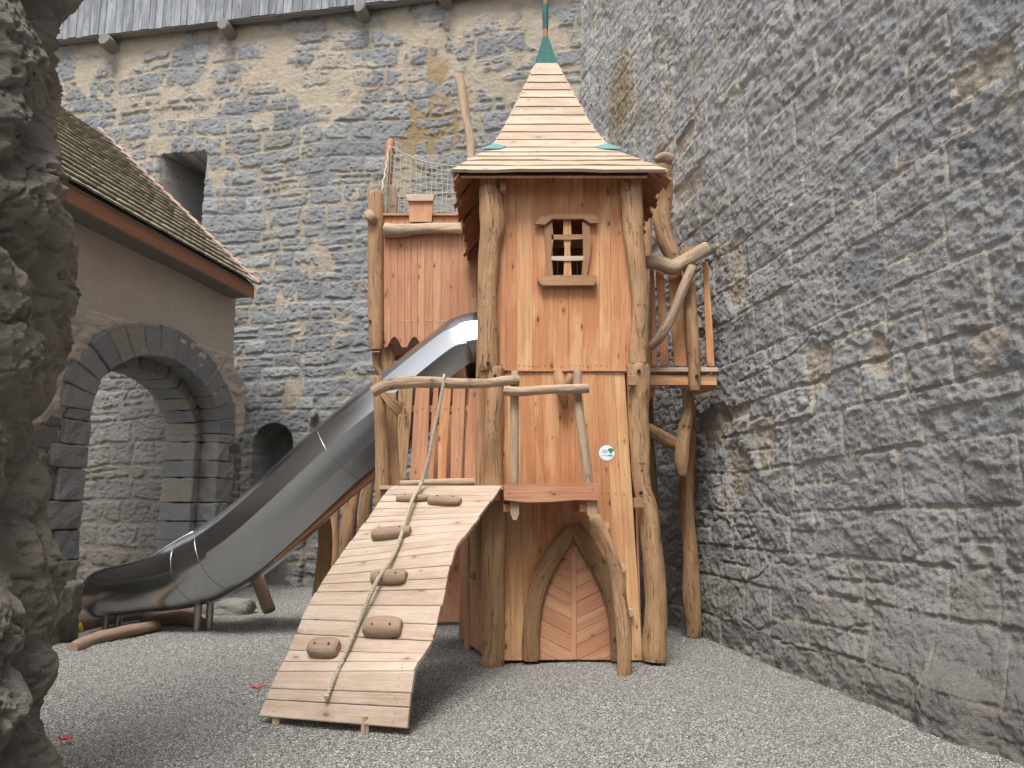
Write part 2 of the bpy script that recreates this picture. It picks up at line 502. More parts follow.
def stone(name, stops, mortar, ochre=(.30, .19, .05), cream=(.55, .46, .36), fine=1.0, bstr=.8, zdirt=None):
    """wall material; attributes st (stone 0..1), rnd, och, crm come from the mesh"""
    g = NG(name)
    o = g.obj()
    st = g.attr('st').outputs['Fac']; rn = g.attr('rnd').outputs['Fac']
    oc = g.attr('och').outputs['Fac']; cr = g.attr('crm').outputs['Fac']
    sc = g.ramp(rn, stops)
    n1 = g.noise(o, 2.2, 6, .65)
    n2 = g.noise(o, 14, 8, .78)
    n3 = g.noise(g.smap(o, (1, 1, 1.8)), 48, 6, .8)
    n4 = g.noise(g.smap(o, (1, 1, 2.4)), 22 * fine, 7, .8, .6)
    mott = g.rng(n2, .36, .64)
    mid = stops[len(stops) // 2][1]
    sc = g.mix(g.math('MULTIPLY', mott, .34), sc, tuple(x * .56 for x in mid), 'MIX')
    sc = g.mix(g.math('MULTIPLY', g.rng(n1, .5, .66), .40), sc, tuple(min(1, x * 1.35) for x in mid))
    sc = g.mix(g.math('MULTIPLY', g.rng(n4, .54, .62), .55), sc, tuple(min(1, x * 1.5) for x in mid))
    sc = g.mix(g.math('MULTIPLY', g.rng(n3, .60, .68), .6), sc, tuple(min(1, x * 1.7) for x in mid))
    sc = g.mix(g.math('MULTIPLY', g.rng(n3, .42, .34), .6), sc, tuple(x * .40 for x in mid))
    mc = g.mix(g.math('MULTIPLY', g.rng(n2, .35, .7), .55), mortar, tuple(x * .62 for x in mortar))
    mc = g.mix(g.math('MULTIPLY', g.rng(n1, .42, .62), .5), mc, cream)
    e = g.math('ADD', st, g.math('MULTIPLY', g.math('SUBTRACT', n2, .5), .7))
    c = g.mix(g.rng(e, .4, .6), mc, sc)
    crn = g.math('ADD', cr, g.math('MULTIPLY', g.math('SUBTRACT', n2, .5), .9))
    c = g.mix(g.math('MULTIPLY', g.rng(crn, .42, .60), .85), c, g.mix(mott, cream, tuple(x * .7 for x in cream)))
    ocn = g.math('ADD', oc, g.math('MULTIPLY', g.math('SUBTRACT', n2, .5), .9))
    c = g.mix(g.math('MULTIPLY', g.rng(ocn, .45, .75), .62), c, ochre)
    br = g.attr('brn').outputs['Fac']
    c = g.mix(g.math('MULTIPLY', br, .8), c, g.mix(mott, (.235, .19, .155), (.155, .128, .105)))
    gm = g.attr('grn').outputs['Fac']
    c = g.mix(g.math('MULTIPLY', g.rng(g.math('ADD', gm, g.math('MULTIPLY', g.math('SUBTRACT', n2, .5), 1.4)), .4, .8), .7), c, (.085, .095, .05))
    g.l(c, g.b.inputs['Base Color'])
    g.b.inputs['Roughness'].default_value = .93
    g.b.inputs['Specular IOR Level'].default_value = .2
    pit = g.vor(g.smap(o, (1, 1, 1.5)), 30 * fine)
    h = g.math('ADD', g.math('MULTIPLY', n2, .9), g.math('MULTIPLY', n3, .55))
    h = g.math('ADD', h, g.math('MULTIPLY', g.math('MULTIPLY', g.rng(pit, 0, .30), g.rng(n1, .45, .6)), .35))
    h = g.math('ADD', h, g.math('MULTIPLY', n4, .8))
    g.l(g.bump(h, bstr, .05), g.b.inputs['Normal'])
    return g.m

BACKM = stone('back_wall_stone', [(0, (.24, .25, .265)), (.35, (.34, .35, .365)), (.6, (.28, .285, .285)), (.8, (.42, .43, .44)), (1, (.33, .31, .28))], (.40, .35, .285), cream=(.64, .545, .435), bstr=1.0)
RIGHTM = stone('right_wall_stone', [(0, (.36, .365, .37)), (.18, (.52, .52, .52)), (.38, (.42, .42, .43)), (.5, (.50, .50, .495)), (.68, (.46, .44, .41)), (.84, (.60, .595, .58)), (1, (.40, .395, .385))], (.64, .615, .57), cream=(.78, .68, .56), fine=1.2, bstr=1.0)
GATEM = stone('gate_plaster', [(0, (.13, .125, .12)), (.5, (.17, .165, .16)), (1, (.15, .145, .145))], (.60, .52, .44), cream=(.63, .55, .47), bstr=.8)
VOUSM = stone('arch_stone', [(0, (.25, .255, .26)), (.5, (.34, .34, .34)), (.8, (.27, .265, .255)), (1, (.42, .37, .31))], (.34, .30, .24), bstr=.9)
ROCKM = stone('craggy_rock', [(0, (.34, .315, .275)), (.5, (.41, .38, .335)), (1, (.30, .285, .25))], (.48, .43, .37), cream=(.54, .49, .42), bstr=1.0)

def gravel(name, light=False):
    g = NG(name)
    o = g.obj()
    if light:
        rn = g.attr('rnd').outputs['Fac']
        n1 = g.noise(o, 160, 3, .6)
        c = g.ramp(rn, [(0, (.10, .10, .095)), (.25, (.23, .225, .205)), (.5, (.345, .335, .31)), (.8, (.48, .47, .44)), (1, (.74, .72, .68))])
        c = g.mix(g.math('MULTIPLY', n1, .3), c, (.18, .17, .15))
        big = g.noise(o, .6, 4, .6)
        c = g.mix(g.math('MULTIPLY', g.rng(big, .45, .7), .3), c, (.24, .225, .19))
        g.l(c, g.b.inputs['Base Color'])
    else:
        v = g.n('ShaderNodeTexVoronoi'); g.l(o, v.inputs['Vector']); v.inputs['Scale'].default_value = 75
        sp = g.n('ShaderNodeSeparateColor'); g.l(v.outputs['Color'], sp.inputs[0])
        c = g.ramp(sp.outputs[0], [(0, (.13, .128, .12)), (.35, (.28, .275, .26)), (.75, (.44, .43, .41)), (1, (.66, .65, .62))])
        d = v.outputs['Distance']
        c = g.mix(g.rng(d, .35, .75), c, (.07, .065, .06))
        big = g.noise(o, .6, 4, .6)
        c = g.mix(g.math('MULTIPLY', g.rng(big, .45, .7), .3), c, (.24, .225, .19))
        g.l(c, g.b.inputs['Base Color'])
        g.l(g.bump(g.math('SUBTRACT', 1.0, d), 1.0, .012), g.b.inputs['Normal'])
    g.b.inputs['Roughness'].default_value = .85
    g.b.inputs['Specular IOR Level'].default_value = .25
    return g.m

# ------------------------------------------------------------------ setting: ground
def ground_z(x, y):
    z = .045 * fbm(x * .35, y * .35, 3, 3) + .030 * fbm(x * 1.5, y * 1.5, 8, 3)
    z = z - .07 * np.exp(-(((x + 5.6) / .8) ** 2 + ((y - 10.6) / .7) ** 2)) - .035 * np.exp(-(((x + 1.5) / .8) ** 2 + ((y - 5.4) / .45) ** 2)) + .03 * np.exp(-(((x + 2.9) / .9) ** 2 + ((y - 7.4) / .8) ** 2))
    z = z * np.exp(-np.clip(np.hypot(x, y - 9) - 12, 0, None) * .3)
    return z
def axis(lo, hi, st, far):
    a = list(np.arange(lo, hi, st))
    s = st; x = a[-1]
    while x < far:
        s *= 1.25; x += s; a.append(x)
    s = st; x = a[0]; b = []
    while x > -far:
        s *= 1.25; x -= s; b.append(x)
    return np.array(b[::-1] + a)
gx = axis(-9, 5, .06, 400); gy = axis(2, 17, .06, 400)
X, Y = np.meshgrid(gx, gy)
G = np.stack([X, Y, ground_z(X, Y)], -1)
# winding: rows run along y, columns along x -> flip so normals face up
o = grid_obj('gravel_ground', G.transpose(1, 0, 2).copy(), {}, gravel('gravel'))
setp(o, kind='structure')
# individual little stones on top (uncountable)
rs = np.random.RandomState(4)
NP = 125000
py = 4.6 + 11.5 * rs.rand(NP) ** 1.9
pxr = rs.rand(NP)
half = .70 * py + .3
px_ = -half + pxr * 2 * half
keep = (px_ < 3.6) & (px_ > -8)
px_, py = px_[keep], py[keep]; NP = len(px_)
s = rs.uniform(.0036, .0082, NP) * (1 + .25 * (py > 9))
oct_v = np.array([(1, 0, 0), (-1, 0, 0), (0, 1, 0), (0, -1, 0), (0, 0, 1), (0, 0, -1)], float)
oct_f = np.array([(0, 2, 4), (2, 1, 4), (1, 3, 4), (3, 0, 4), (2, 0, 5), (1, 2, 5), (3, 1, 5), (0, 3, 5)])
ax = rs.uniform(.7, 1.35, (NP, 1, 3)) * np.array([1, 1, .75])
V = oct_v[None] * ax + rs.uniform(-.18, .18, (NP, 6, 3))
th = rs.rand(NP) * 6.283
tl = rs.uniform(-.6, .6, NP)
c_, s_ = np.cos(tl)[:, None], np.sin(tl)[:, None]
V = np.stack([V[..., 0] * c_ - V[..., 2] * s_, V[..., 1], V[..., 0] * s_ + V[..., 2] * c_], -1)
c_, s_ = np.cos(th)[:, None], np.sin(th)[:, None]
V = np.stack([V[..., 0] * c_ - V[..., 1] * s_, V[..., 0] * s_ + V[..., 1] * c_, V[..., 2]], -1)
V = V * s[:, None, None] + np.stack([px_, py, ground_z(px_, py) + s * .45], -1)[:, None, :]
Fc = (oct_f[None] + (np.arange(NP) * 6)[:, None, None]).reshape(-1, 3)
me = bpy.data.meshes.new('gravel_pebbles')
me.vertices.add(NP * 6); me.vertices.foreach_set('co', V.astype(np.float32).ravel())
me.loops.add(Fc.size); me.loops.foreach_set('vertex_index', Fc.astype(np.int32).ravel())
me.polygons.add(len(Fc)); me.polygons.foreach_set('loop_start', np.arange(0, Fc.size, 3, dtype=np.int32))
me.update(calc_edges=True)
at = me.attributes.new('rnd', 'FLOAT', 'POINT'); at.data.foreach_set('value', np.repeat(rs.rand(NP), 6).astype(np.float32))
me.materials.append(gravel('gravel_stones', True))
o = bpy.data.objects.new('gravel_pebbles', me); COL.objects.link(o)
setp(o, 'loose grey and white gravel stones covering the playground floor', 'gravel', kind='stuff')

# ------------------------------------------------------------------ setting: castle walls
def backY(x): return 15.3 - .173 * (x - 1.33)
BA, BB = (1.33, backY(1.33)), (-8.0, backY(-8.0))

def back_px(px, py):
    p = PV(px, py, BA, BB); return p.x, p.z

bw = empty('castle_wall', (-4, 16.3, 0), 'tall weathered castle wall of grey blocks and cream mortar at the back, timber boards on its top', 'castle wall')
xs = np.arange(-13.5, 1.75, .0165); zs = np.arange(-.3, 13.9, .0175)
U, Z = np.meshgrid(xs, zs, indexing='ij')
st, ids, dist = masonry(U, Z, 11, ch=.40, cv=.08, bw=(.40, 1.10), mort=.034, soft=.035, rag=.075, warp=.08, rnd_c=.08)
lown = fbm(U * .35, Z * .35, 71, 4)
# plastered zone near the top, with stones showing through here and there
plz = sst(9.9, 11.3, Z + lown * 1.2 + (U + 4) * .03)
pn = fbm(U * 1.5, Z * 1.5, 83, 5, .6)
plaster = np.clip(sst(.44, .66, plz * .62 + pn * .62 + .12 * lown) + .9 * sst(.26, .40, fbm(U * 1.7, Z * .9, 81, 5, .62)) * sst(2, 5, Z), 0, 1)
st = st * (1 - plaster * (ids > .30))
# mortar that has weathered as grey as the stone in many places
greym = sst(-.22, .12, fbm(U * .9, Z * .9, 85, 5, .6) + .25 * sst(9.5, 6, Z) - .2 * plz)
stc = np.maximum(st, greym * .60 * (1 - plaster))
cx1, cz1 = back_px(430, 130)
och = np.exp(-(((U - cx1) / 1.6) ** 2 + ((Z - cz1) / 1.5) ** 2)) * .85 + .42 * sst(.0, .4, fbm(U * .8, Z * .8, 91, 4)) * sst(7, 9, Z)
cx2, cz2 = back_px(400, 230)
och = np.maximum(och, .75 * np.exp(-(((U - cx2) / 1.0) ** 2 + ((Z - cz2) / 1.5) ** 2)))
rough = fbm(U * 3.5, Z * 3.5, 21, 5, .62)
h = st * (.034 + .022 * (ids - .5)) + rough * (.018 * st + .020) + fbm(U * 11, Z * 12, 23, 4, .65) * .012 + fbm(U * .4, Z * .4, 5, 2) * .05
w1, _ = worley(U * 5, Z * 8, 15)
h -= st * .02 * sst(.35, .05, w1)
# slit window
x0, z1 = back_px(161, 155); x1, z0 = back_px(202, 224)
rag = .035 * fbm(U * 5, Z * 5, 44, 3)
ins = (U + rag > x0) & (U + rag < x1) & (Z + rag * .7 < z1) & (Z > z0 - .25)
push = np.where(ins, -1.25 * sst(x0, x0 + .55, U) - .05, 0)
push = np.where(ins & (push > -.02), -.02, push)
h = np.where(ins, push + .02 * rough, h)
st = np.where(ins, .9, st); och = np.where(ins, 0, och * (1 - .45 * st))
# little arched niche low at the left, its stones standing proud of the wall
nx, nz = back_px(276, 452)
nxl, _ = back_px(257, 452); nxr, _ = back_px(296, 452)
_, nzt = back_px(276, 424)
_, nzs = back_px(276, 446)
hw = (nxr - nxl) / 2
ex = (U - nx) / hw; ez = (Z - nzs) / (nzt - nzs)
inn = (np.abs(ex) < 1) & ((Z < nzs) | (ex ** 2 + ez ** 2 < 1))
_, capz = back_px(276, 398)
cap_x1, _ = back_px(318, 400)
prd = (Z < capz + .04 * rough) & (U < cap_x1 - (capz - Z) * .05 + .12 * rough)
h = np.where(prd & ~inn, h + .16, h)
h = np.where(inn, -.75, h)
brn = np.zeros_like(U); 
grn = np.exp(-(((U - back_px(245, 420)[0]) / .42) ** 2 + ((Z - back_px(250, 415)[1]) / .5) ** 2)) * .9 + .25 * sst(3.0, .5, Z) + .15 * sst(-6.8, -7.4, U) * sst(5.6, 2.5, Z)  # last term: moss, plus shade painted on the wall behind the arch
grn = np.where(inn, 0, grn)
brn = .35 * sst(4.2, 1.0, Z) + .55 * ins + .50 * sst(-6.8, -7.4, U) * sst(5.6, 3.6, Z)  # last two terms paint the shade of slit and archway into the stone
dx = -.173; nl = math.hypot(1, dx)
nrm = np.array([dx / nl, -1 / nl, 0])        # towards the camera
PT = np.stack([U, backY(U), Z], -1) + h[..., None] * nrm
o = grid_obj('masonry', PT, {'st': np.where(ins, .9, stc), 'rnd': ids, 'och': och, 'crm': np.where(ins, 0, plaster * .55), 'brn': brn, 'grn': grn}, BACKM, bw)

# timber hoarding above the back wall with joist ends poking out
def hp(x, z, out): return Vector((x, backY(x), z)) + Vector(nrm) * out
m = MB()
hx0, hz0 = back_px(80, 38); hx1, hz1 = back_px(400, -3)
HZ = (hz0 + hz1) / 2 + .02
HOUT = .30
def hcoord(px, py):
    A = hp(1.33, 0, HOUT); B = hp(-8, 0, HOUT)
    p = PV(px, py, (A.x, A.y), (B.x, B.y)); return p
HZ = (hcoord(85, 37).z + hcoord(395, 0).z) / 2
x = -13.0
while x < 1.2:
    wdt = random.uniform(.15, .27)
    zb = HZ + random.uniform(-.015, .015)
    m.plank(hp(x + wdt / 2, zb, HOUT + random.uniform(-.006, .006)), hp(x + wdt / 2, HZ + 3.0, HOUT), Vector((1, dx, 0)) * (wdt / 2 - .004) / nl, Vector(nrm) * .013, c=.003)
    x += wdt
m.build('timber_cladding', OLDW, bw)
m = MB()
m.plank(hp(-13, HZ + .05, HOUT - .10), hp(1.2, HZ + .05, HOUT - .10), Vector((0, 0, .07)), Vector(nrm) * .08)
m.plank(hp(-13, HZ + .16, .05), hp(1.2, HZ + .16, .05), Vector(nrm) * .22, Vector((0, 0, .03)))
m.build('sill_beam', DARKB, bw)
for (px, py, sz) in ((107, 42, .16), (225, 27, .15), (361, 10, .14), (444, -3, .15)):
    c = hcoord(px, py)
    c = Vector((c.x, c.y, c.z))
    m = MB()
    n3 = Vector(nrm); al = Vector((1, dx, 0)) / nl
    m.tube([c - n3 * .7, c - n3 * .3, c + n3 * .08, c + n3 * .13], [sz, sz, sz * 1.02, sz * .93], sides=8, n=3, lump=.10)
    m.build('joist_end', DARKB, bw)

# right-hand wall, running from behind the camera to the corner
rw = empty('castle_wall', (3.2, 6, 0), 'huge rough grey stone wall filling the right side beside the play tower', 'castle wall')
ctrl = [(4.3, -8.0), (3.95, -3), (3.62, 2.0), (3.40, 5.0), (3.12, 6.6), (2.80, 8.2), (2.46, 10.2), (1.90, 12.8), (1.33, 15.3), (1.17, 16.0)]
cc = np.array(catmull(ctrl, 12))
yy = np.concatenate([np.arange(-8, 4.0, .12), 4.0 + np.cumsum(.0078 * (1 + np.arange(960) * .0009) )])
yy = yy[yy < 15.95]
xx = np.interp(yy, cc[:, 1], cc[:, 0])
ds = np.hypot(np.gradient(xx), np.gradient(yy))
ss = np.cumsum(ds)
tx, ty = np.gradient(xx) / ds, np.gradient(yy) / ds
from numpy import convolve
zs = np.concatenate([np.arange(-.3, 5.2, .0125), np.arange(5.2, 13.5, .02)])
S, Z = np.meshgrid(ss, zs, indexing='ij')
YY = np.repeat(yy[:, None], len(zs), 1)
st, ids, dist = masonry(S, Z, 23, ch=.45, cv=.07, bw=(.42, 1.0), mort=.010, soft=.014, rag=.028, warp=.035, rnd_c=.03)
lown = fbm(S * .5, Z * .5, 171, 4)
far = sst(9.0, 12.5, YY)
rough = fbm(S * 3.2, Z * 4.2, 121, 5, .62)
streak = fbm(S * 3.0 + Z * 1.5, Z * 9.0, 131, 4, .6)          # weathered bedding of the tuff
crag = np.abs(fbm(S * 1.6, Z * 2.6, 141, 4))
f9 = fbm(S * 10, Z * 15, 123, 5, .7)
h = st * (.016 + .020 * (ids - .5)) + rough * .022 + f9 * .016 + np.abs(fbm(S * 5, Z * 9, 125, 5, .65)) * -.022 + streak * .010 * sst(-.4, .2, lown) - .022 * sst(.10, .0, crag) * sst(0, .4, fbm(S * .8, Z * .8, 151, 2))
w1, w2 = worley(S * 4.5, Z * 6, 19)
h -= .016 * sst(.30, .04, w1) * sst(.0, .4, fbm(S * 1.3, Z * 1.3, 33, 2))
h += fbm(S * .45, Z * .45, 25, 3) * .05
# missing faces of single blocks
hole = (ids > .975) & (Z > 1.2) & (fbm(S * .7, Z * .7, 35, 2) > -.1)
h = np.where(hole, h - .045 * st, h)
# foot of the wall swells out
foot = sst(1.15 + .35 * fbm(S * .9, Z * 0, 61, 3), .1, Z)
h += foot * (.12 * sst(7.8, 6.0, YY) + .05)
bx = np.exp(-(((YY - 5.75) / .34) ** 2 + (np.clip(Z - .26, 0, None) / .22) ** 2))
h += .10 * sst(.15, .85, bx)
crm = .60 * sst(.30, .6, fbm(S * 1.3, Z * .9, 161, 5, .6)) * sst(.2, 1.4, Z) + .30 * far * sst(-.2, .4, fbm(S * 1.5, Z * .8, 163, 4))
for (yc, zc, ry, rz) in ((9.6, 2.6, .45, .35), (9.0, 2.0, .35, .4), (8.3, 2.3, .3, .35), (9.9, 3.4, .4, .5), (7.3, 3.0, .3, .35), (8.8, 4.4, .35, .5), (6.4, 2.9, .22, .25)):
    pt_ = np.exp(-(((YY - yc) / ry) ** 2 + ((Z - zc) / rz) ** 2))
    pt_ = sst(.35, .65, pt_ + .35 * fbm(S * 3, Z * 3, 191, 4, .6))
    crm = np.maximum(crm, .85 * pt_); h -= .035 * pt_
crm = np.where(hole, .7, crm)
och = .42 * sst(9, 11.5, YY) * sst(4, 6, Z) * sst(.05, .35, fbm(S * 1.2, Z * .9, 195, 4)) + .25 * sst(.15, .5, fbm(S * .6, Z * .6, 196, 4))
for (yc, zc, ry, rz, a) in ((12.6, 8.9, .9, 1.3, .9), (11.0, 6.6, .5, .9, .9), (10.7, 5.6, .35, .6, .6), (13.6, 9.9, .6, .9, .5)):
    och = np.maximum(och, a * np.exp(-(((YY - yc) / ry) ** 2 + ((Z - zc) / rz) ** 2)))
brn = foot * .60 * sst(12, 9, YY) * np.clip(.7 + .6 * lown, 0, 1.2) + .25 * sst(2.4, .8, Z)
grn = .35 * sst(10, 11.5, YY) * sst(7, 4, Z) * sst(-.2, .4, lown) + .3 * bx
stm = np.clip(st, 0, 1)
# thin wall mortar is light only towards the far end and in patches
lightm = np.clip(far + sst(-.15, .2, fbm(S * 1.1, Z * .8, 173, 4)), 0, 1)
lime = sst(.20, .42, fbm(S * 7.5, Z * .8, 181, 4, .6)) * sst(4.5, 10, YY) * sst(1.5, 4, Z)
crm = np.maximum(np.maximum(crm, (1 - st) * .66 * lightm), .58 * lime)
PT = np.stack([np.repeat(xx[:, None], len(zs), 1), YY, Z], -1)
NR = np.stack([-ty, tx], -1)          # points to -X side (towards the yard)
PT[..., 0] += h * NR[:, None, 0]; PT[..., 1] += h * NR[:, None, 1]
o = grid_obj('masonry', PT[::-1].copy(), {'st': stm[::-1], 'rnd': ids[::-1], 'och': och[::-1], 'crm': crm[::-1], 'brn': brn[::-1], 'grn': grn[::-1]}, RIGHTM, rw)

# unseen wall added behind the viewer to give the steel slide a dark band
xs = np.arange(-14, 4.6, .07); zs = np.arange(-.3, 7.5, .07)
U, Z = np.meshgrid(xs, zs, indexing='ij')
st, ids, dist = masonry(U, Z, 53, ch=.42, cv=.08, bw=(.5, 1.1), mort=.04, soft=.06, rag=.06)
PT = np.stack([U, -9.0 + st * .05 + .04 * fbm(U * 2, Z * 2, 7, 4), Z], -1)
z0 = np.zeros_like(U)
o = grid_obj('added_reflection_wall', PT[::-1].copy(), {'st': st[::-1], 'rnd': ids[::-1], 'och': z0, 'crm': z0, 'brn': z0, 'grn': z0}, RIGHTM)
sm_ = o.modifiers.new('thick', 'SOLIDIFY'); sm_.thickness = .6; sm_.offset = -1
setp(o, 'unseen grey stone wall added behind the viewer for a dark reflection in the slide', 'wall')

# ------------------------------------------------------------------ gatehouse on the left
GS = .19
gA = (-6.2, 11.0); gB = (-6.2 + GS * 5, 16.0)
gl = math.hypot(1, GS)
gn = Vector((1 / gl, -GS / gl, 0)); gd = Vector((GS / gl, 1 / gl, 0))
def gp(y, z, out=0.0): return Vector((-6.2 + GS * (y - 11), y, z)) + gn * out
def gpx(px, py):
    p = PV(px, py, gA, gB); return p.y, p.z
gh = empty('gatehouse', (-6.5, 12.5, 0), 'old plastered gatehouse with round stone archway and mossy tiled roof on the left', 'gatehouse')
AY, AW, AZ, AH = 12.65, 1.62, 3.02, 1.12       # arch centre, half width, spring height, rise
ys = np.arange(6.0, 15.62, .02); zs = np.arange(-.3, 6.6, .02)
YG, ZG = np.meshgrid(ys, zs, indexing='ij')
st, ids, dist = masonry(YG, ZG, 31, ch=.34, cv=.06, bw=(.4, .8), mort=.02, soft=.03, rag=.04, rnd_c=.05)
bound = 2.75 + .35 * fbm(YG * .9, ZG * .9, 55, 3) + .5 * sst(14.2, 15.5, YG)
low = sst(bound + .1, bound - .1, ZG)
line = 4.55 - .0 * YG
up = sst(line - .03, line + .03, ZG + .08 * fbm(YG * .6, ZG * 0, 5, 2))
stt = st * low
relief = fbm(YG * 2.2, ZG * 4.5, 57, 4)
h = low * (st * .05 - .03) + (1 - low) * (1 - up) * (.015 + .070 * np.abs(relief) + .024 * fbm(YG * 6, ZG * 9, 58, 4, .6)) + up * (-.02 + .010 * relief) + .03 * fbm(YG * .7, ZG * .7, 59, 2)
h -= .12 * sst(15.15, 15.4, YG)
e2 = ((YG - AY) / AW) ** 2 + (np.clip(ZG - AZ, 0, None) / AH) ** 2
keep = (ZG < 6.22) & (YG < np.where(ZG > 4.3, 14.66, np.where(ZG > 4.0, 14.66 + (4.3 - ZG) * 2.2, 15.35))) & ~((np.abs(YG - AY) < AW) & ((ZG < AZ) | (e2 < 1)))
PT = np.stack([-6.2 + GS * (YG - 11) + gn.x * h, YG + gn.y * h, ZG], -1)
z0 = np.zeros_like(YG)
grn = .5 * sst(2.2, .2, ZG) * sst(-.1, .5, fbm(YG * .8, ZG * .8, 63, 3))
o = grid_obj('plaster_wall', PT, {'st': stt, 'rnd': ids, 'och': z0, 'crm': z0, 'brn': .35 * low, 'grn': grn}, GATEM, gh, keep=keep)

def add_attrs(me, st=1.0, rnd=None, grn=0.0, brn=0.0):
    n = len(me.vertices)
    for k, v in (('st', st), ('och', 0), ('crm', 0), ('brn', brn), ('grn', grn)):
        if k in me.attributes: continue
        a = me.attributes.new(k, 'FLOAT', 'POINT'); a.data.foreach_set('value', np.full(n, v, dtype=np.float32))

def refine(o, levels, amp, freq=5.0, seed=1, bevel=.02):
    """chip and roughen a block mesh with real displacement"""
    import bmesh
    bm = bmesh.new(); bm.from_mesh(o.data)
    if bevel: bmesh.ops.bevel(bm, geom=list(bm.edges), offset=bevel, segments=1, affect='EDGES', profile=.6)
    for _ in range(levels):
        bmesh.ops.subdivide_edges(bm, edges=[e for e in bm.edges if e.calc_length() > .05], cuts=1, use_grid_fill=True)
    co = np.array([v.co[:] for v in bm.verts]); no = []
    bm.normal_update()
    no = np.array([v.normal[:] for v in bm.verts])
    d = (fbm(co[:, 0] * freq + co[:, 2] * 3.1, co[:, 1] * freq - co[:, 2] * freq * .7, seed, 4) ) * amp
    for v, q in zip(bm.verts, d): v.co += v.normal * float(q)
    bm.to_mesh(o.data); bm.free()

# arch ring: voussoirs, outer one proud, passage behind with a second inner ring
def arch_pt(t, k, o_=0.0):
    """t 0..pi from the far spring to the near spring; k outward distance"""
    return (AY + (AW + k) * math.cos(t), AZ + (AH + k * .95) * math.sin(t))
def vouss(n, k0, k1, out0, out1, t0=0, t1=math.pi, gap=.007):
    m = MB()
    for i in range(n):
        ta = t0 + (t1 - t0) * i / n + gap * .5; tb = t0 + (t1 - t0) * (i + 1) / n - gap * .5
        k1r = k1 + random.uniform(-.05, .05)
        o1 = out1 + random.uniform(-.012, .012)
        rnv = random.random()
        pts = []
        sub = 3
        for tt in [ta + (tb - ta) * q / sub for q in range(sub + 1)]: pts.append(arch_pt(tt, k0 + random.uniform(0, .01)))
        for tt in [tb + (ta - tb) * q / sub for q in range(sub + 1)]: pts.append(arch_pt(tt, k1r))
        n_ = len(pts)
        vs = [gp(y, z, out0) for y, z in pts] + [gp(y, z, o1) for y, z in pts]
        fs = [tuple(reversed(range(n_)))] + [tuple(range(n_, 2 * n_))] + [(j, (j + 1) % n_, (j + 1) % n_ + n_, j + n_) for j in range(n_)]
        m.add(vs, fs, [(0, 0, 0)] * (2 * n_), rnv)
    return m
m = vouss(15, -.01, .56, -.30, .070)
o = m.build('arch_ring', VOUSM, gh); add_attrs(o.data)
# inner ring further in, narrower and lower
def inner():
    m = MB()
    for i in range(13):
        ta = math.pi * i / 13 + .006; tb = math.pi * (i + 1) / 13 - .006
        rnv = random.random(); pts = []
        for tt in (ta, (ta + tb) / 2, tb): pts.append((AY + (AW - .17) * math.cos(tt), AZ - .05 + (AH - .16) * math.sin(tt)))
        for tt in (tb, (ta + tb) / 2, ta): pts.append((AY + (AW + .3) * math.cos(tt), AZ - .05 + (AH + .3) * math.sin(tt)))
        vs = [gp(y, z, -.95) for y, z in pts] + [gp(y, z, -.305) for y, z in pts]
        n_ = 6
        fs = [tuple(reversed(range(n_)))] + [tuple(range(n_, 2 * n_))] + [(j, (j + 1) % n_, (j + 1) % n_ + n_, j + n_) for j in range(n_)]
        m.add(vs, fs, [(0, 0, 0)] * 12, rnv)
    return m
o = inner().build('inner_arch', VOUSM, gh); add_attrs(o.data)
# jamb blocks below the spring
for sgn in (-1, 1):
    m = MB()
    z = -.2
    while z < AZ - .01:
        hh = min(random.uniform(.30, .46), AZ - z)
        if AZ - z - hh < .15: hh = AZ - z
        for (ka, kb, oa, ob) in ((0, random.uniform(.35, .75), -.30, .075), (-.17, .3, -.95, -.305)):
            ya = AY + sgn * (AW + ka); yb = AY + sgn * (AW + kb)
            ya, yb = min(ya, yb), max(ya, yb)
            ob += random.uniform(-.01, .012)
            vs = [gp(y, zz, oo) for oo in (oa, ob) for (y, zz) in ((ya, z + .008), (yb, z + .008), (yb, z + hh - .008), (ya, z + hh - .008))]
            fs = [(3, 2, 1, 0), (4, 5, 6, 7), (0, 1, 5, 4), (1, 2, 6, 5), (2, 3, 7, 6), (3, 0, 4, 7)]
            m.add(vs, fs, [(0, 0, 0)] * 8, random.random())
        z += hh
    o = m.build('arch_jamb', VOUSM, gh); add_attrs(o.data, grn=.1)
for nme in gh.children:
    if nme.name.split('.')[0] in ('arch_ring', 'inner_arch', 'arch_jamb'):
        refine(nme, 3, .030, 5.0, 5, bevel=.016)
# solid wall mass behind plaster so nothing is paper thin, pieces butt round the arch
m = MB()
def gbox(y0, y1, z0, z1, o0, o1, rn=.5):
    vs = [gp(y, z, oo) for oo in (o0, o1) for (y, z) in ((y0, z0), (y1, z0), (y1, z1), (y0, z1))]
    m.add(vs, [(3, 2, 1, 0), (4, 5, 6, 7), (0, 1, 5, 4), (1, 2, 6, 5), (2, 3, 7, 6), (3, 0, 4, 7)], [(0, 0, 0)] * 8, rn)
gbox(6.0, AY - AW - .32, -.3, 6.15, -.95, -.12)
gbox(AY + AW + .32, 15.25, -.3, 4.1, -.95, -.12)
gbox(AY + AW + .32, 14.60, 4.101, 6.15, -.95, -.12)
gbox(AY - AW - .31, AY + AW + .31, AZ + AH + .20, 6.14, -.94, -.11)
o = m.build('wall_core', VOUSM, gh); add_attrs(o.data, st=.2)
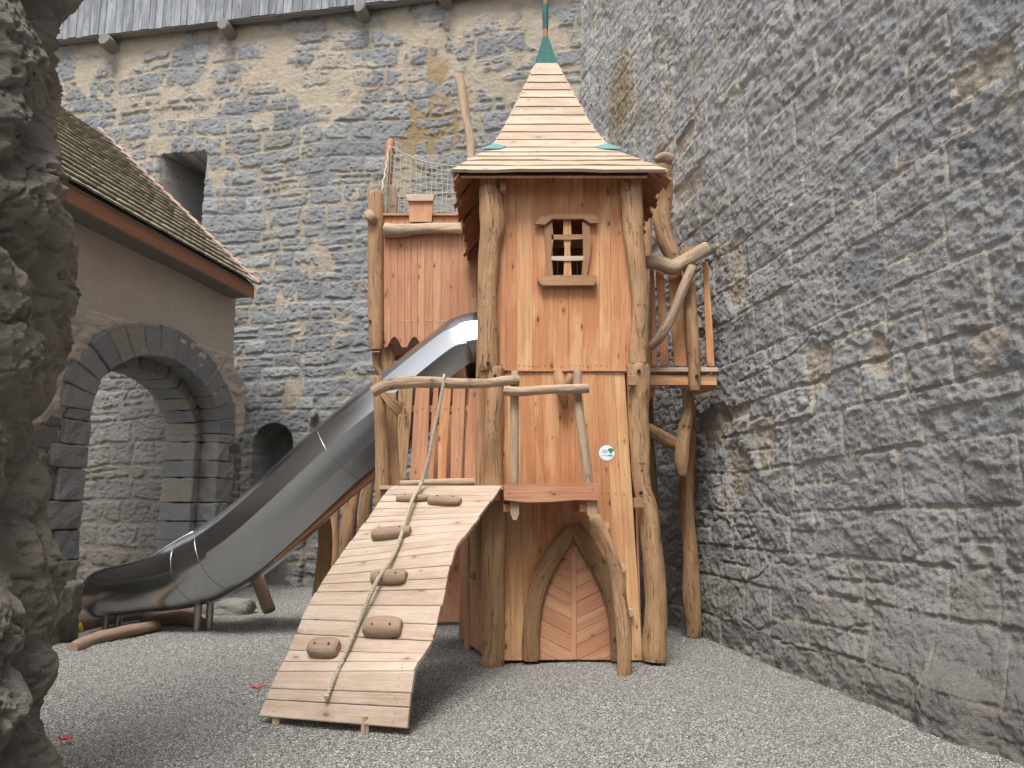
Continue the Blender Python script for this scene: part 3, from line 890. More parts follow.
# roof: tiles in courses from the eave up
EZ = 5.96; EOUT = .42; SL = R(43)
rdir = (-gn * math.cos(SL) + Vector((0, 0, math.sin(SL))))          # up the slope
rnrm = (gn * math.sin(SL) + Vector((0, 0, math.cos(SL))))
RE = 14.62
e0 = gp(RE, EZ, EOUT)
def rp(a, b, c=0.0):       # a metres back along the eave from the far end, b up the slope, c above
    return e0 - gd * a + rdir * b + rnrm * c
m = MB()
tw, tc = .21, .29
for r_ in range(18):
    for k in range(int(7.6 / tw)):
        a = k * tw + (tw / 2 if r_ % 2 else 0) + random.uniform(-.006, .006)
        b = r_ * tc + random.uniform(-.012, .012)
        tl = random.uniform(-.004, .004)
        hw_ = tw / 2 - .004
        lift = .032 + random.uniform(0, .008)
        vs = []
        for (bb, c0, c1) in ((b, lift + .030, lift + .064), (b + .37, .004, .034)):
            for q in (-1, 0, 1):
                arc = .008 if q == 0 else 0
                vs.append(rp(a + q * hw_, bb - (0 if q else .022 if bb == b else 0), c0 + arc + tl * q))
            for q in (-1, 0, 1):
                arc = .008 if q == 0 else 0
                vs.append(rp(a + q * hw_, bb - (0 if q else .022 if bb == b else 0), c1 + arc + tl * q))
        fs = [(3, 4, 10, 9), (4, 5, 11, 10), (0, 6, 7, 1), (1, 7, 8, 2), (0, 1, 4, 3), (1, 2, 5, 4), (0, 3, 9, 6), (2, 8, 11, 5)]
        m.add(vs, fs, [(0, 0, 0)] * 12, random.random())
def tilemat():
    g = NG('mossy_roof_tiles')
    rn = g.attr('rnd').outputs['Fac']; o = g.obj()
    c = g.ramp(rn, [(0, (.24, .20, .15)), (.3, (.31, .275, .205)), (.6, (.34, .30, .22)), (.85, (.29, .25, .19)), (1, (.38, .28, .20))])
    n1 = g.noise(o, 3.0, 6, .7); n2 = g.noise(o, 22, 5, .65)
    c = g.mix(g.math('MULTIPLY', g.rng(n2, .40, .62), .45), c, (.20, .19, .12))
    c = g.mix(g.math('MULTIPLY', g.rng(n1, .52, .66), .4), c, (.13, .14, .075))
    g.l(c, g.b.inputs['Base Color']); g.b.inputs['Roughness'].default_value = .9
    g.l(g.bump(n2, .8, .015), g.b.inputs['Normal'])
    return g.m
roof = m.build('roof', tilemat(), gh)
m = MB()
vs = [rp(-.02, .03, -.05), rp(7.6, .03, -.05), rp(7.6, 5.35, -.05), rp(-.02, 5.35, -.05), rp(-.02, .03, .0), rp(7.6, .03, .0), rp(7.6, 5.35, .0), rp(-.02, 5.35, .0)]
m.add(vs, [(0, 1, 2, 3), (7, 6, 5, 4), (0, 4, 5, 1), (1, 5, 6, 2), (2, 6, 7, 3), (3, 7, 4, 0)], [(0, 0, 0)] * 8, .5)
m.build('roof_deck', DARKB, gh)
m = MB()
b0 = rp(-.05, .02, -.0) + Vector((0, 0, -.13)) - gn * .03
m.plank(b0, b0 - gd * 7.6, Vector((0, 0, .115)), gn * .014)
m.build('eave_board', REDBEAM, gh)
m = MB()
b0 = rp(-.05, .12, -.06) + Vector((0, 0, -.14)) - gn * .03
q0 = gp(RE + .02, EZ - .20, .02); 
m.slab([gp(RE - .06, EZ - .18, .38), gp(RE - .06, EZ - .17, -.05), gp(RE - .06, EZ + .22, -.05)], gd * .03)
# soffit boarding closing the eave
m.slab([gp(RE - .1, EZ - .235, .38), gp(RE - .1, EZ - .235, -.12), gp(8.2, EZ - .235, -.12), gp(8.2, EZ - .235, .38)], Vector((0, 0, .012)))
m.build('soffit_board', DARKB, gh)
m = MB()
for k in range(19):
    b = -.02 + k * .285
    m.plank(rp(-.03, b, .125 + random.uniform(0, .01)), rp(-.03, b + .31, .105), gd * .055, rnrm * .022, c=.012)
VERGE = plain('verge_tiles', (.42, .29, .245), .9, 0, .38, 5)
m.build('verge_tile', VERGE, roof)
adopt_fix = None

# mossy pier stub at the foot of the gatehouse and loose stones under the slide
def boulder(name, c, r, label, cat, seed, mat, grn=.3, brn=0.0, group=None, flat=1.0, parent=None, sub=5, lump=.35, boxy=.0):
    import bmesh
    bm = bmesh.new()
    bmesh.ops.create_icosphere(bm, subdivisions=sub, radius=1)
    co = np.array([v.co[:] for v in bm.verts])
    if boxy:
        mx = np.abs(co).max(1, keepdims=True); co = co * (1 - boxy) + co / mx * boxy * .8
    d = 1 + lump * .6 * fbm(co[:, 0] * 1.5 + seed, co[:, 1] * 1.5 + co[:, 2] * 1.2, seed, 4) + lump * .25 * fbm(co[:, 0] * 5 + co[:, 2] * 3, co[:, 1] * 5 - co[:, 2] * 4, seed + 4, 4)
    co = co * d[:, None] * np.array(r)
    for v, q in zip(bm.verts, co): v.co = q
    me = bpy.data.meshes.new(name); bm.to_mesh(me); bm.free()
    me.polygons.foreach_set('use_smooth', [True] * len(me.polygons))
    a = me.attributes.new('rnd', 'FLOAT', 'POINT'); a.data.foreach_set('value', np.full(len(me.vertices), random.random(), dtype=np.float32))
    add_attrs(me, grn=grn, brn=brn)
    me.materials.append(mat)
    o = bpy.data.objects.new(name, me); o.location = c; COL.objects.link(o)
    setp(o, label, cat, group)
    return o
c = P(48, 630, 9.6)
boulder('stone_block', (c.x - .10, 9.6, .26), (.36, .42, .50), 'mossy grey stone block at the foot of the craggy rock, left of the yellow cup', 'stone', 3, ROCKM, .7, boxy=.6)
c = P(232, 607, 12.2); boulder('stone_slab', (c.x, 12.2, .10), (.36, .25, .15), 'flat dark grey stone lying on gravel under the middle of the slide', 'stone', 8, ROCKM, .2, boxy=.5, sub=4)
c = P(180, 605, 12.4); boulder('stone_slab', (c.x, 12.5, .10), (.20, .2, .16), 'small dark grey stone behind the border logs near the slide end', 'stone', 12, ROCKM, .1, boxy=.5, sub=4)

# ------------------------------------------------------------------ near craggy rock face on the left
prof = [(70, 0), (74, 29), (79, 73), (73, 117), (74, 150), (76, 200), (73, 230), (71, 261), (64, 312), (61, 342), (59, 390), (52, 417), (60, 450), (62, 474), (47, 504), (55, 547), (58, 581), (53, 619), (49, 653), (56, 692), (54, 722), (56, 756), (58, 775)]
RY = 3.7
pz = np.array([P(x, y, RY).z for x, y in prof][::-1]); pxx = np.array([P(x, y, RY).x for x, y in prof][::-1])
zs = np.concatenate([np.arange(-.2, 4.6, .0085), np.arange(4.6, 9, .04)])
edge = np.interp(zs, pz, pxx)
# footprint: rounded nose facing the yard, then running back past the camera
th = np.concatenate([np.linspace(-.5, .0, 40)[:-1], np.linspace(0, 2.6, 420)])
TH, Z = np.meshgrid(th, zs, indexing='ij')
# parametric plan: superellipse centred left of the frame edge
ax_, ay_ = 1.25, 1.25
ca, sa = np.cos(TH - .15), np.sin(TH - .15)
EX = -ax_ + ax_ * np.sign(ca) * np.abs(ca) ** .8
EYY = RY - .25 - ay_ * sa
arc = TH * 1.25
wa = arc + .22 * fbm(arc * 1.4, Z * 1.4, 6, 3); wz = Z + .22 * fbm(arc * 1.4, Z * 1.4, 9, 3)
f1, f2 = worley(wa * 1.7, wz * 1.0, 5)
g1, g2 = worley(wa * 4.5, wz * 3.2, 15)
k1, k2 = worley(arc * 15, Z * 12, 18)
c1, c2 = worley(wa * 8 + .3 * fbm(arc * 9, Z * 9, 51, 2), wz * 7, 28)
h = .12 * sst(-.05, .50, f2 - f1) + .09 * (.5 - f1) - .035 * sst(.06, .0, np.abs(fbm(arc * 2.0, Z * 1.5, 61, 5, .6))) - .018 * sst(.05, .0, np.abs(fbm(arc * 5.0, Z * 4, 62, 5, .6))) + .006 * fbm(arc * 45, Z * 45, 63, 4, .7) + .022 * sst(0, .35, g2 - g1) + .02 * (.4 - g1) - .13
h += .05 * fbm(arc * 3.0, Z * 2.0, 26, 6, .5) + .014 * fbm(arc * 20, Z * 20, 27, 4, .6)
h -= .03 * sst(.28, .05, k1) * sst(-.1, .3, fbm(arc * 2, Z * 2, 29, 2))
h -= .020 * np.abs(fbm(arc * 6, Z * 5, 31, 5, .65))
h -= .02 * sst(.34, .10, c1) * sst(.05, .35, fbm(arc * 1.8, Z * 1.4, 39, 2))
base = np.repeat((edge - .085 + .07 * sst(1.0, .7, zs))[None, :], len(th), 0)
nx_, ny_ = np.cos(TH - .15) / ax_, -np.sin(TH - .15) / ay_
nn_ = np.hypot(nx_, ny_); nx_, ny_ = nx_ / nn_, ny_ / nn_
PT = np.stack([base + EX + nx_ * h, EYY + ny_ * h, Z], -1)
lo = fbm(arc * 1.2, Z * 1.2, 41, 4)
crm = .55 * sst(-.15, .35, fbm(arc * 1.6, Z * 1.6, 42, 4))
grn = .6 * sst(.0, .5, fbm(arc * 1.5, Z * 1.2, 45, 4)) * sst(3.0, 1.4, Z)
z0 = np.zeros_like(Z)
st_ = sst(-.3, .3, lo)
o = grid_obj('craggy_rock', PT[::-1].copy(), {'st': st_, 'rnd': np.clip(.5 + lo, 0, 1)[::-1], 'och': z0, 'crm': crm[::-1], 'brn': z0 + .04, 'grn': grn[::-1]}, ROCKM)
setp(o, 'tall craggy weathered brown-grey rock face at the left edge, close to the viewer', 'rock')

# ------------------------------------------------------------------ play tower
FY = 8.35                       # plane of the tower's front boards
tw_ = empty('play_tower', (.55, 9.4, 0), 'tall wooden play tower of orange larch boards with pointed plank roof and barred window', 'play tower')
def V3(px, py, Y): return P(px, py, Y)

def board_run(m, tops, bots, Y, thick=.014, gap=.0012, skip=None, cseg=1, screws=()):
    """vertical boards between matching lists of pixel x at top and bottom; tops=(list,y), bots=(list,y)"""
    (xt, yt), (xb, yb) = tops, bots
    for i in range(len(xt) - 1):
        spans = [(0.0, 1.0)]
        if skip and skip(i): spans = skip(i)
        rn = random.random()
        jit = random.uniform(-.004, .004)
        for (a, b) in spans:
            def pt(t, q):
                lo, hi = (xt[i], xt[i + 1]) if q == 't' else (xb[i], xb[i + 1])
                return lo, hi
            def edge(t):
                l = xt[i] + (xb[i] - xt[i]) * t; r = xt[i + 1] + (xb[i + 1] - xt[i + 1]) * t
                y = yt + (yb - yt) * t
                return P(l, y, Y), P(r, y, Y)
            l0, r0 = edge(a); l1, r1 = edge(b)
            w0 = (r0 - l0).length / 2 - gap / 2; w1 = (r1 - l1).length / 2 - gap / 2
            m.plank((l0 + r0) / 2 + Vector((0, jit, 0)), (l1 + r1) / 2 + Vector((0, jit, 0)), Vector((w0, 0, 0)), Vector((0, thick, 0)), w1 / w0, rn=rn, c=.0022)
    for (px, py) in screws:
        p = P(px, py, Y - thick)
        m.disc((p.x, Y - thick - .006, p.z), (0, -1, 0), .007, mi=1, n=8)

def splits(a, b, n, jit=.35, fixed=()):
    x = [a + (b - a) * i / n for i in range(n + 1)]
    s = (b - a) / n
    for i in range(1, n): x[i] += random.uniform(-jit, jit) * s
    for f in fixed:
        k = min(range(1, n), key=lambda q: abs(x[q] - f)); x[k] = f
    return x

# upper front panel with window opening
xt = [492, 507, 516, 533, 552.8, 569, 582.8, 600, 610, 627, 641]
xb = [493, 506, 517, 532, 552.8, 568, 582.8, 599, 611, 625, 640]
YT, YB = 171, 370
def skipw(i):
    if 552 < xt[i] < 582: return [(0, (220 - YT) / (YB - YT)), ((275.5 - YT) / (YB - YT), 1)]
    return None
m = MB()
sc = [(x, 365 + random.uniform(-.6, .6)) for x in (502, 507, 512, 519, 524, 529, 534, 538, 545, 553, 561, 570, 580, 588, 596, 601, 607, 616, 626)]
board_run(m, (xt, YT), (xb, YB), FY, skip=skipw, screws=sc)
m.build('upper_front_boards', [LARCH, SCREW], tw_)
# lower front panel
xt2 = [497, 507, 519, 533, 541, 558, 572, 582, 596, 604, 614, 624.5]
xb2 = [497, 511, 525, 540, 550, 566, 582, 595, 610, 619, 630, 642.5]
m = MB()
sc = [(x, 373.5 + random.uniform(-.5, .5)) for x in (509, 515, 521, 530, 537, 545, 551, 560, 569, 578, 590, 599, 608, 617)]
sc += [(x, 493 + random.uniform(-1, 1)) for x in (601, 608, 616, 624)] + [(x, 655) for x in (512, 530, 605, 622, 636)]
board_run(m, (xt2, 371.8), (xb2, 660), FY, screws=sc)
m.build('lower_front_boards', [LARCH, SCREW], tw_)
# floor edge board between them
m = MB()
a, b = P(497, 370.8, FY - .03), P(627, 370.8, FY - .03)
m.plank(a + Vector((0, .02, 0)), b + Vector((0, .02, 0)), Vector((0, .03, 0)), Vector((0, 0, .009)), rn=.2)
m.build('floor_edge', LARCHD, tw_)
# lower panel foot: dark gap then the sill
# side walls, back wall, floors
FZ = P(512, 371, FY).z            # upper floor
PZ = P(512, 484, 7.75).z          # lower platform
ZT = 5.36
def wallrun(name, a, b, z0, z1, n, mat, openings=(), tilt=0.0, parent=tw_):
    """boards in a vertical plane from plan a to plan b; openings = (s0,s1,zlo,zhi) along the run in 0..1"""
    m = MB()
    a, b = Vector((a[0], a[1], 0)), Vector((b[0], b[1], 0))
    d = b - a; L = d.length; u = d.normalized(); nn = Vector((-u.y, u.x, 0))
    for i in range(n):
        t0, t1 = i / n, (i + 1) / n
        spans = [(z0, z1)]
        for (s0, s1, lo, hi) in openings:
            if t1 > s0 and t0 < s1:
                spans = [q for q in ((z0, lo), (hi, z1)) if q[1] - q[0] > .02]
        rn = random.random()
        c = a + d * ((t0 + t1) / 2)
        for (lo, hi) in spans:
            m.plank(c + Vector((0, 0, lo)), c + Vector((0, 0, hi)), u * (L / n / 2 - .0015), nn * .013, rn=rn)
    return m.build(name, mat, parent)
fl = P(494, 371, FY); fr = P(638, 371, FY)
bl = P(492, 660, FY); brr = P(645, 660, FY)
wallrun('upper_side_wall', (fl.x, FY + .02), (fl.x - .12, 10.6), FZ, ZT, 16, LARCHD, openings=[(.28, .72, FZ, FZ + 1.25)])
wallrun('upper_side_wall', (fr.x - .02, FY + .02), (fr.x + .10, 10.6), FZ, ZT, 16, LARCHD, openings=[(.35, .75, FZ, FZ + 1.7)])
wallrun('lower_side_wall', (bl.x - .03, FY + .03), (bl.x - .40, 9.62), .06, FZ, 9, LARCHD)
wallrun('lower_side_wall', (bl.x - .42, 9.64), (bl.x - .42, 10.6), .06, FZ, 7, LARCHD)
wallrun('lower_side_wall', (brr.x - .04, FY + .03), (brr.x + .08, 10.6), .06, FZ, 16, LARCHD)
wallrun('back_wall', (fl.x - .12, 10.6), (fr.x + .1, 10.6), .06, ZT, 13, LARCHD)
m = MB()
n = 15
for i in range(n):
    y = FY + .05 + (2.2) * (i + .5) / n
    m.plank((fl.x - .02, y, FZ - .03), (fr.x + .02, y, FZ - .03), Vector((0, 2.2 / n / 2 - .003, 0)), Vector((0, 0, .02)))
m.build('tower_floor', LARCHD, tw_)

# corner posts: (px, py, half width px)
def pxlog(m, pts, Y, dY=0.0, lump=.15, sides=20, n=10, flat=1.0, rn=None):
    out, rad = [], []
    N = len(pts)
    for i, q in enumerate(pts):
        yy_ = q[3] if len(q) > 3 else Y + dY * i / max(1, N - 1)
        p = P(q[0], q[1], yy_)
        out.append(p)
        rad.append(q[2] * (p - Vector((0, 0, EYE))).length / F * .97)
    m.tube(out, rad, lump=lump, sides=sides, n=n, flat=flat, rn=rn)
def bolt(m, px, py, Y, r=.022):
    p = P(px, py, Y)
    m.disc(p, (0, -1, 0), r, mi=1, n=14, h=.012)
def post(pts, Y, bolts=(), name='post', mat=None, parent=tw_, **k):
    m = MB()
    pxlog(m, pts, Y, **k)
    for (bx_, by_, bY) in bolts: bolt(m, bx_, by_, bY)
    return m.build(name, [mat or POST, BOLTM], parent)

post([(490, 172, 10), (491, 200, 12), (492, 225, 13), (489.5, 250, 11.5), (488, 300, 10.5), (487.5, 340, 10.8), (488.5, 371, 11)], 8.28, bolts=[(488, 363, 8.155)])
post([(631, 172, 9.5), (631, 190, 10), (633, 225, 10), (637.5, 265, 9.2), (639.5, 310, 9.2), (638, 345, 9.8), (638.5, 367, 10)], 8.27, bolts=[(0, 0, 3)][:0])
post([(496, 367, 9.3), (495.5, 385, 9.5), (493, 430, 10.8), (493, 470, 10.5), (495, 520, 11), (495, 580, 10), (494, 620, 9.5), (492, 668, 10.3)], 8.28, bolts=[(495, 376, 8.165)])
post([(637.5, 364, 11), (638, 385, 10.8), (638.5, 420, 9.8), (640, 450, 9.6), (642, 485, 9), (649, 515, 10.6), (653, 560, 11), (655, 600, 11), (654.5, 661, 11.3)], 8.27, bolts=[(639, 371, 8.14), (641, 493, 8.145)])
post([(471, 530, 5, 9.25), (471, 580, 4.5, 9.25), (470, 620, 5, 9.22), (469, 650, 5.5, 9.2)], 9.2)
post([(481, 340, 5), (481, 400, 5.5), (480, 460, 5), (480, 540, 6), (483, 600, 5), (486, 645, 5.5)], 8.75)
post([(477, 300, 8), (478, 380, 7.5), (474, 460, 7.2), (474, 560, 7), (475, 632, 7)], 10.5)
post([(645, 175, 6), (646, 360, 6), (650, 480, 6.5), (654, 580, 6.5), (654, 628, 6.5)], 10.4)

# pegs / blocks on the posts
m = MB()
def blk(px, py, Y, wpx, hpx, d=.05, rn=None):
    p = P(px, py, Y); s_ = p.y / F * 1.01
    m.plank(p - Vector((wpx * s_ / 2, 0, 0)), p + Vector((wpx * s_ / 2, 0, 0)), Vector((0, 0, hpx * s_ / 2)), Vector((0, d, 0)), rn=rn, c=.006)
for (px, py, w__, h__) in ((631.5, 381, 8, 10), (638, 503, 9, 10)):
    m = MB(); blk(px, py, 8.13, w__, h__, .04); m.build('peg', TRIM, tw_)
m = MB(); blk(503, 188, 8.20, 6, 10); m.build('peg', TRIM, tw_)
m = MB(); blk(626, 187, 8.20, 5, 9); m.build('peg', TRIM, tw_)
# foot / finger holds on the boards
for (px, py, wv, hv) in ((605.5, 527, 6, 7), (621.5, 569, 6, 7), (630, 613, 6, 7)):
    m = MB()
    p = P(px, py, FY - .05); s_ = p.y / F
    m.slab([p + Vector((-wv * s_ / 2, 0, hv * s_ / 2)), p + Vector((wv * s_ / 2, 0, hv * s_ / 2 + .01)), p + Vector((wv * s_ / 2, 0, -hv * s_ / 4)), p + Vector((0, 0, -hv * s_ / 2))], (0, .035, 0), along=(1, 0, 0))
    m.build('foot_hold', PALE, tw_)
m = MB(); pxlog(m, [(471, 574, 4), (476, 577, 4), (480, 576, 3)], 8.85, sides=8, n=2); m.build('foot_hold', HOLD, tw_)

# window: frame > lintel, jambs, sill, bars
WY = FY - .035
def pxslab(m, pts, Y, th, along, rn=None, mi=0):
    m.slab([P(x, y, Y) for x, y in pts], (0, th, 0), along=along, rn=rn, mi=mi)
wf = MB()
pxslab(wf, [(544, 226), (552, 223), (553.5, 240), (551, 255), (553, 277), (544.5, 277), (545.5, 250)], WY, .022, (0, 0, 1))
pxslab(wf, [(582, 222), (589, 226), (592, 240), (590, 256), (586.5, 277), (581.5, 277), (583, 250)], WY, .022, (0, 0, 1))
wfo = wf.build('window', TRIM, tw_)
m = MB(); pxslab(m, [(534.5, 224.5), (541, 216.5), (551, 215), (586, 214.5), (595.5, 215.5), (598, 223.5), (590, 223.8), (583, 219.5), (552, 219.5), (545, 225.5)], WY - .028, .026, (1, 0, 0)); m.build('lintel', TRIM, wfo)
m = MB(); pxslab(m, [(537, 276.8), (596, 276.3), (597, 280), (594, 285.8), (542, 286.2), (538, 281)], WY - .035, .034, (1, 0, 0)); m.build('sill', TRIM, wfo)
m = MB(); pxslab(m, [(563.5, 220.5), (570.5, 220.5), (571.5, 235), (570, 248), (571.5, 276), (563.5, 276), (564.6, 250), (563, 235)], WY + .006, .012, (0, 0, 1)); m.build('window_bar', LARCH, wfo)
m = MB(); pxslab(m, [(551.5, 235), (584, 234.5), (585, 239), (570, 240), (551.5, 239.6)], WY - .012, .010, (1, 0, 0)); m.build('window_bar', TRIM, wfo)
m = MB(); pxslab(m, [(551.5, 256.5), (584, 256.2), (584, 260.4), (568, 261), (551.5, 260.4)], WY - .012, .010, (1, 0, 0)); m.build('window_bar', PALE, wfo)

# round sticker
m = MB()
p = P(606.8, 453.3, FY - .0165)
m.disc((p.x, FY - .019, p.z), (0, -1, 0), .086, mi=0, n=40, h=.002)
st_o = m.build('round_sticker', plain('sticker_white', (.70, .76, .82), .3), tw_)
m = MB()
def bar(px0, px1, py, hh):
    a = P(px0, py, FY - .023); b = P(px1, py, FY - .023)
    m.plank((a.x, FY - .0225, a.z), (b.x, FY - .0225, b.z), Vector((0, 0, hh)), Vector((0, .0008, 0)), c=.0004)
for (a_, b_, y_) in ((602.3, 607.2, 450.0), (602.3, 607.6, 451.3), (602.6, 607.0, 452.5), (602.2, 604.0, 455.2), (604.6, 606.0, 455.2), (606.4, 607.6, 455.2)): bar(a_, b_, y_, .0035)
m.build('sticker_text', plain('sticker_grey', (.42, .48, .53), .4), st_o)
m = MB()
for (x, y, r_) in ((609.0, 450.2, .018), (612.0, 450.2, .019), (610.4, 449.3, .014), (610.6, 452.0, .016)):
    q = P(x, y, FY); m.disc((q.x, FY - .0222, q.z), (0, -1, 0), r_, mi=0, n=14, h=.0008)
bar(610.2, 611.0, 453.6, .02)
a_ = P(607.5, 455.6, FY); b_ = P(612.3, 455.9, FY)
m.plank((a_.x, FY - .0228, a_.z), (b_.x, FY - .0228, b_.z), Vector((0, 0, .006)), Vector((0, .0008, 0)), c=.0004)
m.build('sticker_tree', plain('sticker_green', (.05, .28, .17), .4), st_o)

# pointed arch door between two crooked branches
DY = FY - .03
m = MB()
inner_l = [(571.6, 545.6), (555, 575.6), (544, 600), (539.6, 633), (538.7, 660)]
inner_r = [(573, 545), (597.6, 578), (608, 616.5), (611.6, 659)]
def xl(y): return np.interp(y, [q[1] for q in inner_l], [q[0] for q in inner_l]) - 2
def xr(y): return np.interp(y, [q[1] for q in inner_r], [q[0] for q in inner_r]) + 2
y = 560.0
bn = 0
# chevron boards drop towards the middle on the left, rise on the right
for side in (0, 1):
    yb_ = 545.0
    k = 0
    while yb_ < 700:
        hgt = random.uniform(12, 17)
        slope = .50
        # polygon of the sloping strip, clipped to the arch opening by sampling
        xs_ = np.linspace(0, 1, 21)
        up_, lo_ = [], []
        for t in xs_:
            x_ = (574 - t * 38) if side == 0 else (574 + t * 40)
            yu = yb_ - slope * abs(x_ - 574) ; yl = yu + hgt
            up_.append((x_, yu)); lo_.append((x_, yl))
        def clip(x_, y_):
            y_ = min(max(y_, 546), 660)
            return min(max(x_, xl(y_)), xr(y_)), y_
        # valid columns
        cols = [(u_, l_) for u_, l_ in zip(up_, lo_)
                if min(l_[1], 660) > max(u_[1], 546) + .8 and xl(min(l_[1], 660)) < u_[0] < xr(min(l_[1], 660))]
        if len(cols) > 1:
            ups = [(u_[0], max(u_[1], 546)) for u_, l_ in cols]
            los = [(l_[0], min(l_[1], 660) - .5) for u_, l_ in cols]
            ups = [(x_, max(y_, 546)) for x_, y_ in ups]
            poly = ups + los[::-1]
            m.slab([P(x_, y_, DY) for x_, y_ in poly], (0, .010, 0), along=(1, 0, (.5 if side == 0 else -.5) * -1), rn=random.random())
        yb_ += hgt
        k += 1
m.plank(P(574, 552, DY - .012), P(574, 659, DY - .012), Vector((.026, 0, 0)), Vector((0, .010, 0)), rn=.9)
door = m.build('arched_door', LARCHD, tw_)
ARCHB = wood('arch_branch_bark', [(.33, .19, .095), (.38, .22, .11)], (.14, .07, .03), grain=.8, knots=.8, rough=.75, bump=1.0, grey=.35, greycol=(.26, .17, .10), crack=.7)
m = MB(); pxlog(m, [(570, 527, 5), (563, 541, 8.5), (550, 562, 9), (540, 583, 8.5), (534, 606, 8), (531, 632, 8.2), (530.5, 661, 8.4)], DY - .05, lump=.08, flat=.5); m.build('arch_branch', ARCHB, tw_)
m = MB(); pxlog(m, [(574, 525, 6), (586, 545, 9), (599, 566, 9), (609, 592, 7), (614, 620, 5.5), (615.5, 661, 5)], DY - .045, lump=.08, flat=.5); m.build('arch_branch', ARCHB, tw_)
m = MB(); pxslab(m, [(573, 545), (597, 576), (608, 612), (613, 659.5), (537, 659.5), (538, 633), (544, 598), (556, 573)], DY + .013, .004, (0, 0, 1)); m.build('door_backing', LARCHD, door)
post([(593, 516, 6.5, 7.80), (600, 530, 6.5, 7.8), (609, 550, 6.3, 7.8), (616, 572, 6.2, 7.8), (620.5, 600, 6.5, 7.8), (624.5, 638, 7, 7.78), (623.5, 676, 6.2, 7.76)], 7.8, name='crooked_prop', mat=POST, rn=.8)

# --- low platform wrapping the front left, z about 1.8
m = MB()
zf = PZ - .035
for i in range(9):
    y = 7.80 + .055 + i * .11
    x0_ = P(380, 490, y).x; x1_ = P(503, 490, y).x
    m.plank((x0_, y, zf), (x1_, y, zf), Vector((0, .052, 0)), Vector((0, 0, .02)))
m.build('platform_floor', PALE, tw_)
m = MB()
for i in range(4):
    y = 7.80 + .065 + i * .125
    x0_ = P(504, 490, y).x; x1_ = P(596, 490, y).x
    m.plank((x0_, y, zf), (x1_, y, zf), Vector((0, .058, 0)), Vector((0, 0, .02)))
m.build('platform_floor', LARCHD, tw_)
m = MB()
pxslab(m, [(504, 484.6), (560, 483.6), (599, 482.5), (598, 500.3), (575, 500), (550, 502), (525, 502.3), (504, 500)], 7.74, .022, (1, 0, 0), rn=.7)
for x, y in ((509, 492), (550, 491), (592.5, 489)): m.disc(P(x, y, 7.712), (0, -1, 0), .006, mi=1, n=8)
m.build('platform_beam', [LARCHD, SCREW], tw_)
for x in (507, 583.5):
    m = MB()
    a = P(x, 508, 7.80); m.plank(a, (a.x, FY - .02, a.z), Vector((.036, 0, 0)), Vector((0, 0, .036)), rn=.2); m.build('floor_joist', LARCH, tw_)
m = MB(); pxslab(m, [(510.5, 502), (519, 502), (519, 514), (516.5, 520), (513, 520), (510.5, 514)], 7.80, .035, (0, 0, 1)); m.build('rail_post', DRIFT, tw_)
m = MB(); pxslab(m, [(587, 500), (597, 500), (597, 514), (592, 519.5), (587, 515)], 7.80, .035, (0, 0, 1)); m.build('rail_post', DRIFT, tw_)
# upright rails on the front guard
post([(515, 371, 4.2), (514.5, 400, 4.5), (514.5, 440, 4.5), (514.5, 484, 4.2)], 7.79, name='rail_post', mat=DRIFT, lump=.05)
post([(577.5, 369, 4.2), (578, 400, 4.5), (583, 440, 4.8), (588.5, 484, 5)], 7.79, name='rail_post', mat=DRIFT, lump=.05)
post([(372.5, 392.5, 5.5), (385, 386, 5.8), (405, 382.5, 6), (430, 381.8, 5.2), (455, 383.5, 5.2), (485, 383.2, 4.6), (505, 380.5, 5), (519.5, 379.5, 4.5)], 7.72, name='hand_rail', mat=DRIFT, lump=.12, rn=.5)
post([(503.5, 390.5, 5.5), (520, 391.5, 5.2), (550, 389.5, 4.8), (575, 389, 5), (589, 388.5, 4.6)], 7.70, name='hand_rail', mat=DRIFT, lump=.12, rn=.1)
# stub of root behind the front rail
post([(558, 372, 4.5, 8.2), (562, 390, 6, 8.15), (565, 408, 3, 8.25)], 8.2, name='branch_stub', mat=TRIM)
post([(572, 376, 5, 8.2), (566, 384, 5, 8.18), (559, 386, 4, 8.2)], 8.2, name='branch_stub', mat=TRIM)
# left end posts of the platform
post([(377.5, 376, 5), (379, 400, 5.6), (381, 440, 6.2), (382, 500, 6.5), (381, 580, 6.5), (380, 668, 7)], 7.95, name='platform_post', mat=POST, lump=.07)
m = MB(); m.plank(P(391, 393, 8.15), P(394, 505, 8.15), Vector((.06, 0, 0)), Vector((0, .02, 0)), 1.0, seg=6, wob=.006); m.build('guard_board', POST, tw_)
m = MB(); pxslab(m, [(379, 394), (386, 392), (393, 400), (403, 403), (401, 412), (394, 416), (388, 405)], 7.92, .03, (1, 0, -1)); m.build('branch_stub', POST, tw_)
